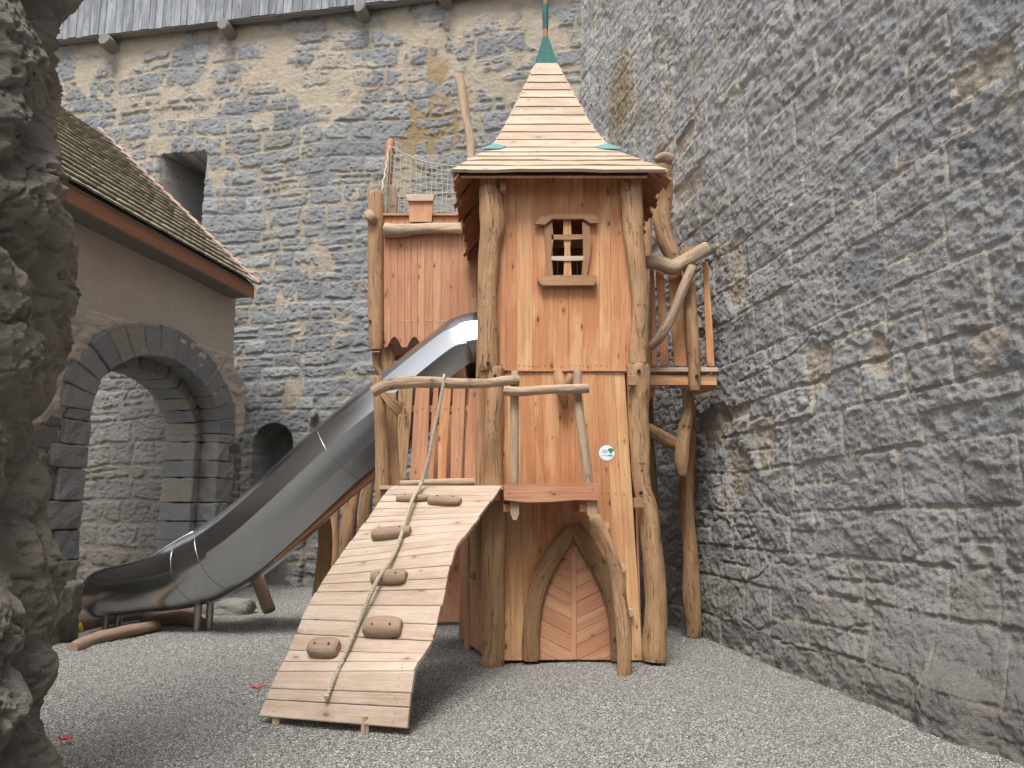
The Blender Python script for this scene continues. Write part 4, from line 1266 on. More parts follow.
# leaning guard boards at the back of the platform
for (a, b, c, d, mt) in ((399, 413, 396, 406, POST), (416, 430, 409.5, 426, LARCHD), (433.5, 438.5, 428, 434, LARCHD), (440.5, 451, 437.5, 446, LARCH), (453, 466, 450, 461, LARCHD), (469, 484, 464, 478, LARCHD)):
    m = MB()
    l0, r0, l1, r1 = P(a, 388, 8.93), P(b, 388, 8.93), P(c, 479, 8.93), P(d, 479, 8.93)
    m.plank((l0 + r0) / 2, (l1 + r1) / 2, Vector(((r0 - l0).length / 2, 0, 0)), Vector((0, .012, 0)), (r1 - l1).length / (r0 - l0).length, seg=6, wob=.004)
    q = P((a + b) / 2 - 1, 407.5, 8.91); m.disc(q, (0, -1, 0), .007, mi=1, n=8)
    m.build('guard_board', [mt, SCREW], tw_)
m = MB(); m.plank(P(396, 409, 8.97), P(484, 409, 8.97), Vector((0, 0, .04)), Vector((0, .012, 0)), rn=.1); m.build('guard_rail', LARCHD, tw_)
post([(397, 484, 3.6), (430, 482.5, 3.6), (455, 482, 3.8), (480, 481.5, 3.6)], 8.88, name='guard_rail', mat=DRIFT, lump=.05)
# under-floor bearer and back posts for the low platform
m = MB(); m.plank((P(384, 500, 8.0).x, 7.92, PZ - .11), (P(500, 500, 8.0).x, 7.92, PZ - .11), Vector((0, 0, .055)), Vector((0, .03, 0)), rn=.3); m.build('platform_beam', LARCHD, tw_)
m = MB(); m.plank((P(384, 500, 8.0).x, 8.86, PZ - .11), (P(490, 500, 8.0).x - .1, 8.86, PZ - .11), Vector((0, 0, .055)), Vector((0, .03, 0)), rn=.3); m.build('platform_beam', LARCHD, tw_)
post([(400, 495, 6), (399, 560, 6.5), (398, 642, 7)], 8.88, name='platform_post')

# --- balcony on the right, upper floor level
BY0, BY1 = 9.15, 10.25
m = MB()
nb = 9
xa = fr.x + .06
for i in range(nb):
    y = BY0 + .07 + i * (BY1 - BY0) / nb
    m.plank((xa, y, P(680, 368, 9.1).z), (P(718, 368, 9.1).x - .16 * (i / nb) - .02, y, P(680, 368, 9.1).z), Vector((0, (BY1 - BY0) / nb / 2 - .004, 0)), Vector((0, 0, .022)))
m.build('balcony_floor', LARCHD, tw_)
m = MB(); a = P(649, 370, 9.08); b = P(717.5, 370, 9.08)
m.plank(a, b, Vector((0, 0, .026)), Vector((0, .03, 0)), rn=.3); m.build('balcony_trim', PALE, tw_)
m = MB(); a = P(649, 380.5, 9.12); b = P(716, 380.5, 9.12)
m.plank(a, b, Vector((0, 0, .062)), Vector((0, .03, 0)), rn=.1); m.build('balcony_beam', LARCH, tw_)
m = MB(); a = P(690, 392, 9.3); b = P(712, 386, 9.3)
m.plank(a, b, Vector((0, 0, .05)), Vector((0, .1, 0)), rn=.3); m.build('balcony_beam', LARCHD, tw_)
m = MB(); a = P(653, 387, 9.2); m.plank((a.x - .03, 9.2, a.z - .06), (a.x - .03, 10.3, a.z - .06), Vector((.05, 0, 0)), Vector((0, 0, .06))); m.build('balcony_beam', LARCHD, tw_)
for (t0, t1, b0_, b1_, mt) in ((655, 663, 661, 669, LARCH), (667, 681, 674, 687, LARCH), (650, 654, 652, 657, LARCHD), (702.5, 708, 707, 714.5, LARCH)):
    m = MB()
    l0, r0, l1, r1 = P(t0, 262, 9.14), P(t1, 262, 9.14), P(b0_, 366, 9.14), P(b1_, 366, 9.14)
    m.plank((l0 + r0) / 2, (l1 + r1) / 2, Vector(((r0 - l0).length / 2, 0, 0)), Vector((0, .013, 0)), (r1 - l1).length / (r0 - l0).length, seg=6, wob=.003)
    q = P((b0_ + b1_) / 2, 363, 9.12); m.disc(q, (0, -1, 0), .007, mi=1, n=8)
    m.build('balustrade_board', [mt, SCREW], tw_)
post([(687, 248, 5), (689, 270, 5.5), (691, 310, 6.6), (693.5, 350, 6.8), (695, 391, 6.2)], 9.03, name='balcony_post', bolts=[(697, 376, 8.93)])
post([(646, 262, 6.5), (660, 263, 7.5), (672, 267.5, 7.8), (682, 263, 7), (694, 256, 7.3), (707.5, 248, 8)], 8.98, name='balcony_rail', mat=DRIFT, rn=.0)
post([(649.5, 348, 4.2, 8.9), (660, 336, 5, 8.85), (671, 318, 4.6, 8.85), (682, 292, 4.6, 8.85), (693, 266, 4.4, 8.85)], 8.9, name='diagonal_brace', mat=DRIFT, rn=.9)
post([(662, 160, 8), (663.5, 192, 8), (661.5, 215, 8.5), (666.5, 240, 8), (675, 262, 8.2), (680, 300, 7.5), (684, 365, 7)], 9.6, name='balcony_post', rn=.6)
post([(688, 388, 6), (688, 410, 5.5), (684, 435, 6.5), (681, 460, 6.5), (682, 476, 4)], 9.35, name='brace', mat=POST)
post([(690, 400, 4.5, 9.9), (690, 440, 6, 9.9), (686.5, 480, 7.5, 9.9), (688, 520, 7.5, 9.9), (690, 560, 7.7, 9.9), (691, 595, 8.3, 9.92), (694.5, 625, 7, 9.95), (693, 638, 5.5, 9.98)], 9.9, name='balcony_post', rn=.05)
post([(645, 428, 6, 9.1), (662, 438, 6.5, 9.3), (681, 447, 5.5, 9.5)], 9.3, name='brace', mat=POST)

# --- roof: curved pyramid of horizontal planks
RC = Vector((.46, 9.5, 0))
ringsz = [(5.33, 1.19, 1.50, .13), (5.58, 1.00, 1.22, .05), (5.90, .745, .86, .01), (6.02, .675, .76, .00), (6.40, .52, .56, 0), (6.86, .36, .375, 0), (7.20, .235, .245, 0), (7.50, .135, .14, 0)]
rz = np.array([q[0] for q in ringsz]); rxh = np.array([q[1] for q in ringsz]); ryh = np.array([q[2] for q in ringsz]); rsh = np.array([q[3] for q in ringsz])
# resample along the profile length
prl = np.concatenate([[0], np.cumsum(np.hypot(np.diff(rz), np.diff(rxh)))])
def prof_at(s_):
    return [np.interp(s_, prl, q) for q in (rz, rxh, ryh, rsh)]
roof_o = None
Ltot = prl[-1]
pw = .158
sides = [((0, -1), 'front'), ((-1, 0), 'left'), ((1, 0), 'right'), ((0, 1), 'back')]
for (dxs, dys), nm in sides:
    m = MB()
    k = 0; s0 = 0
    while s0 < Ltot - .02:
        s1 = min(s0 + pw * random.uniform(.9, 1.12), Ltot)
        if Ltot - s1 < .06: s1 = Ltot
        z0_, hx0_, hy0_, sh0 = prof_at(s0); z1_, hx1_, hy1_, sh1 = prof_at(s1 + .012)
        def edge_pts(z_, hx_, hy_, sh_, q):
            # front faces run along x, sides along y
            if dys:
                a_ = Vector((RC.x + sh_ * .6 - hx_, RC.y + dys * hy_, z_)); b_ = Vector((RC.x + sh_ * .6 + hx_, RC.y + dys * hy_, z_))
            else:
                a_ = Vector((RC.x + sh_ * .6 + dxs * hx_, RC.y - hy_, z_)); b_ = Vector((RC.x + sh_ * .6 + dxs * hx_, RC.y + hy_, z_))
            return a_, b_
        a0, b0 = edge_pts(z0_, hx0_, hy0_, sh0, 0); a1, b1 = edge_pts(z1_, hx1_, hy1_, sh1, 0)
        al = (b0 - a0).normalized()
        over = random.uniform(.0, .03) if s0 < .9 else random.uniform(0, .012)
        over2 = random.uniform(.0, .03) if s0 < .9 else random.uniform(0, .012)
        if s0 < .01 and dys == -1: over, over2 = .02, .02
        a0 -= al * over; a1 -= al * over; b0 += al * over2; b1 += al * over2
        nrm_ = (b0 - a0).cross(a1 - a0).normalized()
        if nrm_.dot(Vector((dxs, dys, .3))) < 0: nrm_ = -nrm_
        lift = .026
        L_ = (b0 - a0).length
        seg = 10
        vs, wc, fs = [], [], []
        ph = random.uniform(0, 6); rn = random.random(); off = random.uniform(0, 40)
        for j in range(seg + 1):
            t = j / seg
            wv_ = .006 * math.sin(t * 9 + ph) + .004 * math.sin(t * 23 + ph * 2) if s0 < .45 else .002 * math.sin(t * 9 + ph)
            p0 = a0.lerp(b0, t) + Vector((0, 0, wv_)); p1 = a1.lerp(b1, t)
            for (pp, oo, ww) in ((p0, -.004, 0), (p0, lift + .006, 0), (p1, .018, s1 - s0), (p1, -.004, s1 - s0)):
                vs.append(pp + nrm_ * oo); wc.append((ww + off, oo, t * L_ + off))
        for j in range(seg):
            for q in range(4):
                a_ = j * 4 + q; b_ = j * 4 + (q + 1) % 4
                fs.append((a_, b_, b_ + 4, a_ + 4))
        fs.append((3, 2, 1, 0)); fs.append((seg * 4, seg * 4 + 1, seg * 4 + 2, seg * 4 + 3))
        if (dys == -1) or (dxs == -1): pass
        m.add(vs, fs, wc, rn)
        # screws near both ends
        for t in (.12, .88):
            pm = a0.lerp(b0, t).lerp(a1.lerp(b1, t), .5) + nrm_ * .026
            m.disc(pm, nrm_, .006, mi=1, n=6, h=.003)
        s0 = s1
        k += 1
    oo_ = m.build('roof', [ROOFW, SCREW], tw_) if roof_o is None else m.build('roof_face', [ROOFW, SCREW], roof_o)
    if roof_o is None: roof_o = oo_
# boarding seen from beneath the skirt (dark, ragged ends)
m = MB()
for sg in (-1, 1):
    n = 20
    for i in range(n):
        y = RC.y - 1.47 + 2.94 * (i + .5) / n
        hx0_ = 1.19 + random.uniform(-.03, .06)
        q_ = min(1.0, max(.12, (1.5 - abs(y - RC.y)) / .62))
        a_ = Vector((RC.x + .08 + sg * hx0_, y, 5.285 - random.uniform(0, .05))); b_ = a_.lerp(Vector((RC.x + sg * .80, y, 5.70)), q_)
        m.plank(a_, b_, Vector((0, 2.94 / n / 2 + .002, 0)), Vector((sg * .6, 0, .8)).normalized() * .011, c=.003)
for sg in (-1, 1):
    n = 16
    for i in range(n):
        x = RC.x + .08 - 1.12 + 2.24 * (i + .5) / n
        q_ = min(1.0, max(.12, (1.2 - abs(x - RC.x - .08)) / .42))
        a_ = Vector((x, RC.y + sg * 1.46, 5.285)); b_ = a_.lerp(Vector((x, RC.y + sg * .95, 5.66)), q_)
        if -1.0 < x - RC.x < 1.08: m.plank(a_, b_, Vector((2.24 / n / 2 - .002, 0, 0)), Vector((0, sg * .6, .8)).normalized() * .011, c=.003)
m.build('eave_boards', LARCHD, roof_o)
m = MB()
m.slab([Vector((RC.x - .75, RC.y - 1.0, 5.5)), Vector((RC.x + .85, RC.y - 1.0, 5.5)), Vector((RC.x + .85, RC.y + 1.0, 5.5)), Vector((RC.x - .75, RC.y + 1.0, 5.5))], (0, 0, .012), along=(1, 0, 0))
m.build('ceiling_board', LARCHD, roof_o)
# green metal cap, stub, wrapped pole
def pyr(m, c, h0, h1, z0, z1):
    vs = []
    for (h_, z_) in ((h0, z0), (h1, z1)):
        for (a, b) in ((-1, -1), (1, -1), (1, 1), (-1, 1)): vs.append((c[0] + a * h_, c[1] + b * h_, z_))
    m.add(vs, [(3, 2, 1, 0), (4, 5, 6, 7), (0, 1, 5, 4), (1, 2, 6, 5), (2, 3, 7, 6), (3, 0, 4, 7)], [(0, 0, 0)] * 8, .5)
m = MB(); pyr(m, RC, .165, .035, 7.45, 7.98); capo = m.build('metal_cap', GREENM, roof_o)
pt0 = 7.95
m = MB(); m.tube([(RC.x, RC.y, 7.9), (RC.x, RC.y, 8.2), (RC.x + .01, RC.y, 9.1)], [.036, .034, .03], sides=10, n=3, lump=.05); m.build('finial_pole', TRIM, roof_o)
z_a, z_b = P(543, 29, RC.y).z, P(543, 5, RC.y).z
m = MB(); m.tube([(RC.x, RC.y, z_a), (RC.x, RC.y, z_b)], [.046, .046], sides=10, n=2, lump=.03); m.build('pole_sleeve', GREENM, roof_o)
for (xx_, sg) in ((496, -1), (606, 1)):
    m = MB()
    c_ = P(xx_, 151, RC.y - .86)
    m.slab([c_ + Vector((sg * -.13, .02, .07)), c_ + Vector((sg * .02, -.02, .085)), c_ + Vector((sg * .19, -.10, -.02)), c_ + Vector((sg * .16, -.13, -.035)), c_ + Vector((sg * -.06, -.06, .0))], Vector((0, -.3, .7)).normalized() * .004)
    m.build('corner_flashing', BLUEM, roof_o)
# fore-gable stub board at the right eave
post([(655, 160, 3, 9.3), (664, 157, 5, 9.3), (673, 160, 5, 9.3)], 9.3, name='branch_stub', mat=HOLD)

# --- climbing ramp
tl_, tr_ = P(395, 489, 7.72), P(502, 488, 7.72)
bl_, br_ = P(259, 708, 6.15), P(407, 721, 5.80)
# left and right edges as seen; heights solved in the vertical plane of each edge
Lpx = [(395, 487), (388, 489), (368, 518), (346, 547), (320, 584), (300, 622), (292, 645), (277, 672), (259, 708)]
Rpx = [(502, 486), (490, 502), (475, 522), (455, 547), (446, 584), (439, 617), (433, 642), (411, 671), (408, 700), (405, 724)]
def edge3(pxs, a, b):
    out = []
    for (x, y) in pxs:
        p = PV(x, y, a, b)
        t = ((p.x - a[0]) * (b[0] - a[0]) + (p.y - a[1]) * (b[1] - a[1])) / ((b[0] - a[0]) ** 2 + (b[1] - a[1]) ** 2)
        out.append((t, p.z))
    return out
eL = edge3(Lpx, (tl_.x, tl_.y), (bl_.x, bl_.y)); eR = edge3(Rpx, (tr_.x, tr_.y), (br_.x, br_.y))
def proj(p):
    d = Vector(p) - Vector((0, 0, EYE))
    yc = d.y * CT + d.z * ST; zc = -d.y * ST + d.z * CT
    return 512 + F * d.x / yc, 384 - F * zc / yc

def tidy(e):
    out = []
    for t, z in e:
        t = min(max(t, 0), 1)
        if out and t <= out[-1][0] + .004: t = out[-1][0] + .004
        out.append((t, z))
    out[0] = (0, 1.84); out[-1] = (max(1.0, out[-1][0]), .045)
    return out
LP, RP = tidy(eL[:-1] + [(1, .045)]), tidy(eR[:-2] + [(1, .045)])
def sm_profile(pr):
    t = np.linspace(0, 1, 201); z = np.interp(t, [q[0] for q in pr], [q[1] for q in pr])
    zp = np.concatenate([2 * z[0] - z[1:13][::-1], z, 2 * z[-1] - z[-13:-1][::-1]])
    k = np.hanning(25); k /= k.sum()
    return t, np.convolve(zp, k, 'valid')
tL, zL = sm_profile(LP); tR, zR = sm_profile(RP)
def ramp(sx, t):
    """point on the ramp surface; sx 0 left .. 1 right, t 0 top .. 1 bottom"""
    a = Vector((tl_.x + (bl_.x - tl_.x) * t, tl_.y + (bl_.y - tl_.y) * t, float(np.interp(t, tL, zL))))
    b = Vector((tr_.x + (br_.x - tr_.x) * t, tr_.y + (br_.y - tr_.y) * t, float(np.interp(t, tR, zR))))
    return a.lerp(b, sx)
def ramp_n(sx, t):
    e = .01
    n_ = (ramp(min(1, sx + e), t) - ramp(max(0, sx - e), t)).cross(ramp(sx, max(0, t - e)) - ramp(sx, min(1, t + e)))
    n_.normalize()
    return n_ if n_.z > 0 else -n_
RG = [(a / 60, b / 120) for a in range(61) for b in range(121)]
RGP = None
def ramp_px(px, py):
    global RGP
    if RGP is None: RGP = np.array([proj(deck(a, b)) for a, b in RG])
    k = int(np.argmin(np.hypot(RGP[:, 0] - px, RGP[:, 1] - py)))
    return RG[k]
rmp = empty('climbing_ramp', (bl_.x * .5 + br_.x * .5, 6.3, 0), 'wavy pale plank climbing ramp with wooden footholds leaning on the play tower', 'climbing ramp')
# arc length along each edge, so that the planks stay evenly spread
tt_ = np.linspace(0, 1, 401)
def arcmap(sx):
    cp = [ramp(sx, t) for t in tt_]
    a = np.concatenate([[0], np.cumsum([(cp[i + 1] - cp[i]).length for i in range(400)])])
    return a / a[-1]
aL, aR = arcmap(0), arcmap(1)
def deck(sx, s_):
    tl__, tr__ = float(np.interp(s_, aL, tt_)), float(np.interp(s_, aR, tt_))
    return ramp(0, tl__).lerp(ramp(1, tr__), sx)
def deck_n(sx, s_):
    e = .012
    n_ = (deck(min(1, sx + e), s_) - deck(max(0, sx - e), s_)).cross(deck(sx, max(0, s_ - e)) - deck(sx, min(1, s_ + e)))
    n_.normalize()
    return n_ if n_.z > 0 else -n_
nb = 23
cuts = [0]
for i in range(nb): cuts.append(cuts[-1] + random.choice([.75, .9, 1, 1.1, 1.2]))
cuts = np.array(cuts) / cuts[-1]
m = MB()
for i in range(nb):
    t0, t1 = cuts[i] + .0009, cuts[i + 1] - .0009
    ovl, ovr = random.uniform(-.006, .006), random.uniform(-.006, .006)
    seg = 6
    vs, wc, fs = [], [], []
    off = random.uniform(0, 60); rn = random.random()
    for j in range(seg + 1):
        sx = ovl + (1 + ovr - ovl) * j / seg
        nn1 = deck_n(sx, (t0 + t1) / 2)
        pa, pb = deck(sx, t0), deck(sx, t1)
        cc_ = (t1 - t0) * .06
        for (t, oo, ww) in ((t0, -.028, 0), (t0, -.004, 0), (t0 + cc_, 0, .01), (t1 - cc_, 0, .11), (t1, -.004, .12), (t1, -.028, .12)):
            vs.append(deck(sx, t) + nn1 * oo); wc.append((ww + off, oo, sx * 1.2 + off))
    for j in range(seg):
        for q in range(6):
            a_ = j * 6 + q; b_ = j * 6 + (q + 1) % 6
            fs.append((a_, b_, b_ + 6, a_ + 6))
    fs.append((5, 4, 3, 2, 1, 0)); fs.append(tuple(seg * 6 + q for q in range(6)))
    m.add(vs, fs, wc, rn)
    for sx in (.06, .5, .91):
        if sx == .5 and random.random() < .6: continue
        for q in (.3, .7):
            t = t0 + (t1 - t0) * q
            m.disc(deck(sx + random.uniform(-.008, .008), t) + nn1 * .001, nn1, .0055, mi=1, n=6, h=.002)
m.build('deck', [PALE, SCREW], rmp)
for sx in (.07, .93):
    m = MB()
    vs, wc, fs = [], [], []
    N = 30
    for i in range(N + 1):
        t = i / N
        p = deck(sx, t); n_ = deck_n(sx, t); sd_ = (deck(1, t) - deck(0, t)).normalized()
        for (a_, b_) in ((-.022, -.030), (.022, -.030), (.022, -.075), (-.022, -.075)):
            v_ = p + sd_ * a_ + n_ * b_
            v_.z = max(v_.z, -.02)
            vs.append(v_); wc.append((a_ + 3, b_, t * 3))
    for i in range(N):
        for q in range(4):
            a_ = i * 4 + q; b_ = i * 4 + (q + 1) % 4
            fs.append((a_, a_ + 4, b_ + 4, b_))
    fs.append((0, 1, 2, 3)); fs.append((N * 4 + 3, N * 4 + 2, N * 4 + 1, N * 4))
    m.add(vs, fs, wc, .4)
    m.build('stringer', PALE, rmp)
for sx in (.10, .72):
    m = MB(); p = deck(sx, .965); m.plank(p + Vector((0, .0, -.035)), (p.x, p.y, -.08), Vector((.028, 0, 0)), Vector((0, .02, 0))); m.build('leg', DRIFT, rmp)
# footholds
for (px, py, wpx, hpx, rot) in ((412, 499, 31, 9, 0), (445, 503.5, 33, 12, -.12), (392, 536, 38, 15, .05), (389, 578, 36, 14, -.05), (383, 628, 37, 18, .05), (325, 651, 30, 18, 0)):
    sx, t = ramp_px(px, py)
    c_ = deck(sx, t); n_ = deck_n(sx, t)
    sc_ = (c_ - Vector((0, 0, EYE))).length / F
    ax_v = (deck(1, t) - deck(0, t)).normalized()
    dn = n_.cross(ax_v).normalized()
    ax_v = (ax_v + dn * rot).normalized()
    w_ = wpx * sc_ / 2; hh_ = hpx * sc_ * .50
    m = MB()
    cen = c_ + n_ * (hh_ * .45)
    a1 = ax_v
    m.tube([cen - a1 * w_, cen - a1 * w_ * .55, cen + a1 * w_ * .1, cen + a1 * w_ * .7, cen + a1 * w_], [hh_ * .82, hh_ * 1.0, hh_ * 1.05, hh_ * .95, hh_ * .72], sides=14, n=5, lump=.16, flatdir=n_, flat=.85)
    for q in (-.45, .5): m.disc(cen + a1 * w_ * q + n_ * hh_ * .80 - dn * 0, n_, .010, mi=1, n=8, h=.004)
    m.build('foothold', [HOLD, BOLTM], rmp)

# rope: twisted from two strands tied to the rail and lying down the ramp
rope_px = [(444, 381), (442, 392), (438, 412), (433, 435), (428, 460), (421, 484)]
pts = []
for (x, y), Y_ in zip(rope_px, (7.66, 7.655, 7.64, 7.62, 7.60, 7.57)): pts.append(P(x, y, Y_))
for (x, y) in ((412, 513), (397, 553), (381, 588), (360, 624), (346, 658), (330, 695)):
    sx, t = ramp_px(x, y); lift = .09 if (x, y) in ((412, 513), (381, 588)) else .035
    pts.append(deck(sx, t) + deck_n(sx, t) * lift)
cr = [Vector(q) for q in catmull([tuple(p) for p in pts], 40)]
m = MB()
Lr = 0
core = []
for k_ in range(3):
    vs = []
    Lr = 0
    for i, p in enumerate(cr):
        if i: Lr += (cr[i] - cr[i - 1]).length
        tg = (cr[min(i + 1, len(cr) - 1)] - cr[max(i - 1, 0)]).normalized()
        x_ = Vector((0, 1, 0)).cross(tg).normalized(); y_ = tg.cross(x_)
        an = Lr * 2 * math.pi / .075 + k_ * 2.094
        vs.append(p + (x_ * math.cos(an) + y_ * math.sin(an)) * .0095)
    m.tube(vs, [.0105] * len(vs), sides=6, n=1, lump=0, smooth_path=False)
# knot round the rail
kc = P(444, 381, 7.72)
ring = [kc + Vector((.004 * math.sin(a), math.cos(a) * .062, math.sin(a) * .062)) for a in np.linspace(0, 6.283, 22)]
m.tube(ring, [.014] * 22, sides=7, n=1, lump=0, smooth_path=False)
m.tube([cr[-1] + Vector((0, 0, .0)), cr[-1] + Vector((.0, -.03, -.008))], [.024, .018], sides=8, n=2, lump=.1)
ro = m.build('climbing_rope', ROPEM)
setp(ro, 'twisted beige rope tied to the branch rail and hanging down over the ramp', 'rope')

# ------------------------------------------------------------------ rampart turret behind the slide
rt = empty('rampart_turret', (-.6, 11.4, 0), 'reddish boarded lookout turret with battlement, scalloped lower edge and rope net, left behind the tower', 'lookout turret')
RYF = 10.8
m = MB()
xe = [384, 391, 398, 405, 411, 418, 425, 433, 441, 450, 459, 468, 478]
def rbot(x):
    for c_ in (394.5, 414.5, 434, 453):
        d_ = abs(x - c_)
        if d_ < 7.2: return 347.5 - 10.5 * (1 - (d_ / 7.2) ** 1.8)
    return 347.5
for i in range(len(xe) - 1):
    a_, b_ = xe[i], xe[i + 1]
    top = 217.5
    lo = [(x, rbot(x)) for x in np.linspace(a_ + .15, b_ - .15, 7)]
    poly = [(a_ + .15, top), (b_ - .15, top)] + lo[::-1]
    m.slab([P(x, y, RYF) for x, y in poly], (0, .016 + random.uniform(-.002, .003), 0), along=(0, 0, 1))
for x in (386, 394, 399, 403, 407, 410, 413.5, 427, 430, 435, 439, 443, 446): m.disc(P(x, 320.5 + random.uniform(-.3, .3), RYF - .02), (0, -1, 0), .010, mi=1, n=8)
m.build('front_boards', [LARCHD, SCREW], rt)
m = MB(); pxslab(m, [(408.5, 202), (433, 202), (431.5, 222), (409.5, 222)], RYF - .10, .014, (0, 0, 1), rn=.8); merl = m.build('merlon', LARCHD, rt)
m = MB(); pxslab(m, [(406, 195.5), (434.5, 195.5), (433, 202), (408, 202)], RYF - .10, .05, (1, 0, 0), rn=.6); m.build('merlon_cap', PALE, merl)
m = MB(); m.plank(P(383, 215.5, RYF - .01), P(476, 215.5, RYF - .01), Vector((0, .05, 0)), Vector((0, 0, .018)), rn=.3); m.build('top_rail', LARCHD, rt)
post([(375.5, 192, 7), (376, 215, 7.8), (375, 260, 7.6), (375.5, 300, 7.6), (376, 350, 7.3)], RYF - .03, name='corner_post', parent=rt, lump=.06, bolts=[(370, 321, RYF - .13)])
post([(368, 212, 3.5, 10.7), (371, 217, 5, 10.6), (375, 222, 4, 10.7)], 10.7, name='branch_stub', mat=HOLD, parent=rt)
post([(384, 229.5, 6.5), (396, 230.5, 6.5), (415, 229.5, 5.5), (435, 228.5, 5.2), (458, 228, 5.6), (470, 228, 5)], RYF - .10, name='branch_rail', mat=DRIFT, parent=rt, rn=.9)
lx = P(376, 300, RYF).x
Zr0, Zr1 = P(380, 330, RYF).z, P(380, 217, RYF).z
wallrun('side_wall', (lx, RYF + .05), (lx - .1, 12.6), Zr0 - .1, Zr1, 11, LARCHD, parent=rt)
wallrun('rear_wall', (lx - .1, 12.62), (.3, 12.62), Zr0 - .1, Zr1, 12, LARCHD, parent=rt)
wallrun('lower_wall', (P(432, 560, 11.0).x, 11.0), (-.05, 11.05), .06, Zr0 - .3, 7, LARCHD, parent=rt)
m = MB()
for i in range(11):
    y = RYF + .12 + i * .165
    m.plank((lx + .02, y, Zr0), (.3, y, Zr0), Vector((0, .08, 0)), Vector((0, 0, .02)))
m.build('turret_floor', LARCHD, rt)
# posts that reach the ground, some leaning
post([(386, 345, 8, 11.0), (388, 420, 8, 11.0), (385, 500, 8, 11.0), (382, 621, 8, 11.0)], 11, name='turret_post', parent=rt)
post([(322, 500, 6, 10.9), (325, 540, 6.5, 10.9), (322, 575, 6.5, 10.9), (317, 622, 6, 10.9)], 10.9, name='turret_post', parent=rt, rn=.4)
post([(366, 440, 7, 11.6), (352, 500, 7.5, 11.6), (346, 560, 7.5, 11.6), (342, 614, 7, 11.6)], 11.6, name='turret_post', parent=rt, rn=.9)
post([(378, 430, 5.5, 11.3), (368, 480, 6, 11.3), (364, 540, 6, 11.3), (362, 618, 6, 11.3)], 11.3, name='turret_post', parent=rt)
post([(335, 505, 5, 12.2), (334, 560, 5, 12.2), (334, 609, 5, 12.2)], 12.2, name='turret_post', parent=rt)
post([(246, 560, 5.5, 11.3), (257, 578, 6, 11.25), (263, 592, 6, 11.2), (270, 611, 6.5, 11.1)], 11.2, name='leaning_brace', mat=DRIFT, parent=rt)
m = MB(); m.plank(P(376, 372, 11.0), P(398, 372, 11.0), Vector((0, 0, .05)), Vector((0, .03, 0))); m.build('cross_beam', LARCHD, rt)
post([(376, 353, 5), (377, 365, 4), (383, 378, 2.5)], 10.9, name='branch_stub', parent=rt)
# net and its poles
post([(391, 140, 4.2, 12.5), (388, 170, 4.4, 12.5), (386, 200, 4.6, 12.5), (384, 240, 4.8, 12.5)], 12.5, name='net_pole', mat=LARCHD, parent=rt, rn=.2)
post([(392, 186, 4, 12.4), (393, 205, 4.4, 12.4), (393, 240, 4.6, 12.4)], 12.4, name='net_pole', mat=DRIFT, parent=rt)
post([(458.5, 75, 4, 12.2), (463, 95, 4.5, 12.2), (466, 118, 4, 12.2), (471, 150, 4.3, 12.2), (472, 230, 4.5, 12.2)], 12.2, name='net_pole', mat=DRIFT, parent=rt, rn=.3)
def net(name, corners, nu, nv, sag):
    """corners: top-left, top-right, bottom-right, bottom-left"""
    A, B, C_, D = [Vector(q) for q in corners]
    m = MB()
    def q(u, v):
        p = A.lerp(B, u).lerp(D.lerp(C_, u), v)
        p.z -= sag * math.sin(math.pi * u) * (1 - v) * 1.0
        j = .010
        p += Vector((math.sin(u * nu * 2.3 + v * 7) * j, 0, math.cos(v * nv * 1.9 + u * 11) * j))
        return p
    for i in range(nu + 1):
        m.tube([q(i / nu, k / (nv * 2)) for k in range(nv * 2 + 1)], [.0065 if 0 < i < nu else .011] * (nv * 2 + 1), sides=4, n=1, lump=0, smooth_path=False)
    for k in range(nv + 1):
        m.tube([q(i / (nu * 2), k / nv) for i in range(nu * 2 + 1)], [.0065 if 0 < k < nv else .011] * (nu * 2 + 1), sides=4, n=1, lump=0, smooth_path=False)
    return m.build(name, NETM, rt)
net('net', (P(391, 147, 12.42), P(474, 165, 12.2), P(474, 217, 12.2), P(388, 217, 12.42)), 16, 11, .14)
net('net', (P(389, 147, 12.42), P(381, 194, 10.9), P(382, 214, 10.9), P(386, 217, 12.42)), 14, 11, .02)
m = MB(); m.tube([P(364, 282, 11.3), P(366, 288, 11.3), P(369, 291, 11.2)], [.02, .03, .02], sides=6, n=2); m.tube([P(365, 286, 11.3), P(367, 300, 11.3)], [.012, .012], sides=6, n=1); m.build('rope_tie', HOLD, rt)

# ------------------------------------------------------------------ steel slide
sl = empty('slide', (-4.1, 10.7, 0), 'long brushed stainless steel tube slide opening to a trough at its lower end', 'slide')
cpx = [(488, 346, 9.60, .44), (470, 349, 9.60, .445), (456, 359, 9.62, .45), (400, 406, 9.80, .475), (345, 452, 10.0, .49), (290, 503, 10.22, .50), (250, 538, 10.38, .505), (222, 557, 10.5, .50), (203, 567, 10.55, .485), (180, 575, 10.65, .455), (150, 580, 10.75, .425), (120, 584, 10.85, .42), (103, 585, 10.93, .42)]
path = []
for (x, y, Y_, r_) in cpx:
    p = P(x, y, Y_); path.append((p.x, p.y, p.z, r_))
q = catmull(path, 10)
q = [np.array(a) for a in q]
C3 = [Vector(a[:3]) for a in q]; RR = [a[3] for a in q]
Ls = [0]
for i in range(1, len(C3)): Ls.append(Ls[-1] + (C3[i] - C3[i - 1]).length)
LT = Ls[-1]
xc = [proj(c)[0] for c in C3]
vs, fs = [], []
NS = 40
rimL, rimR = [], []
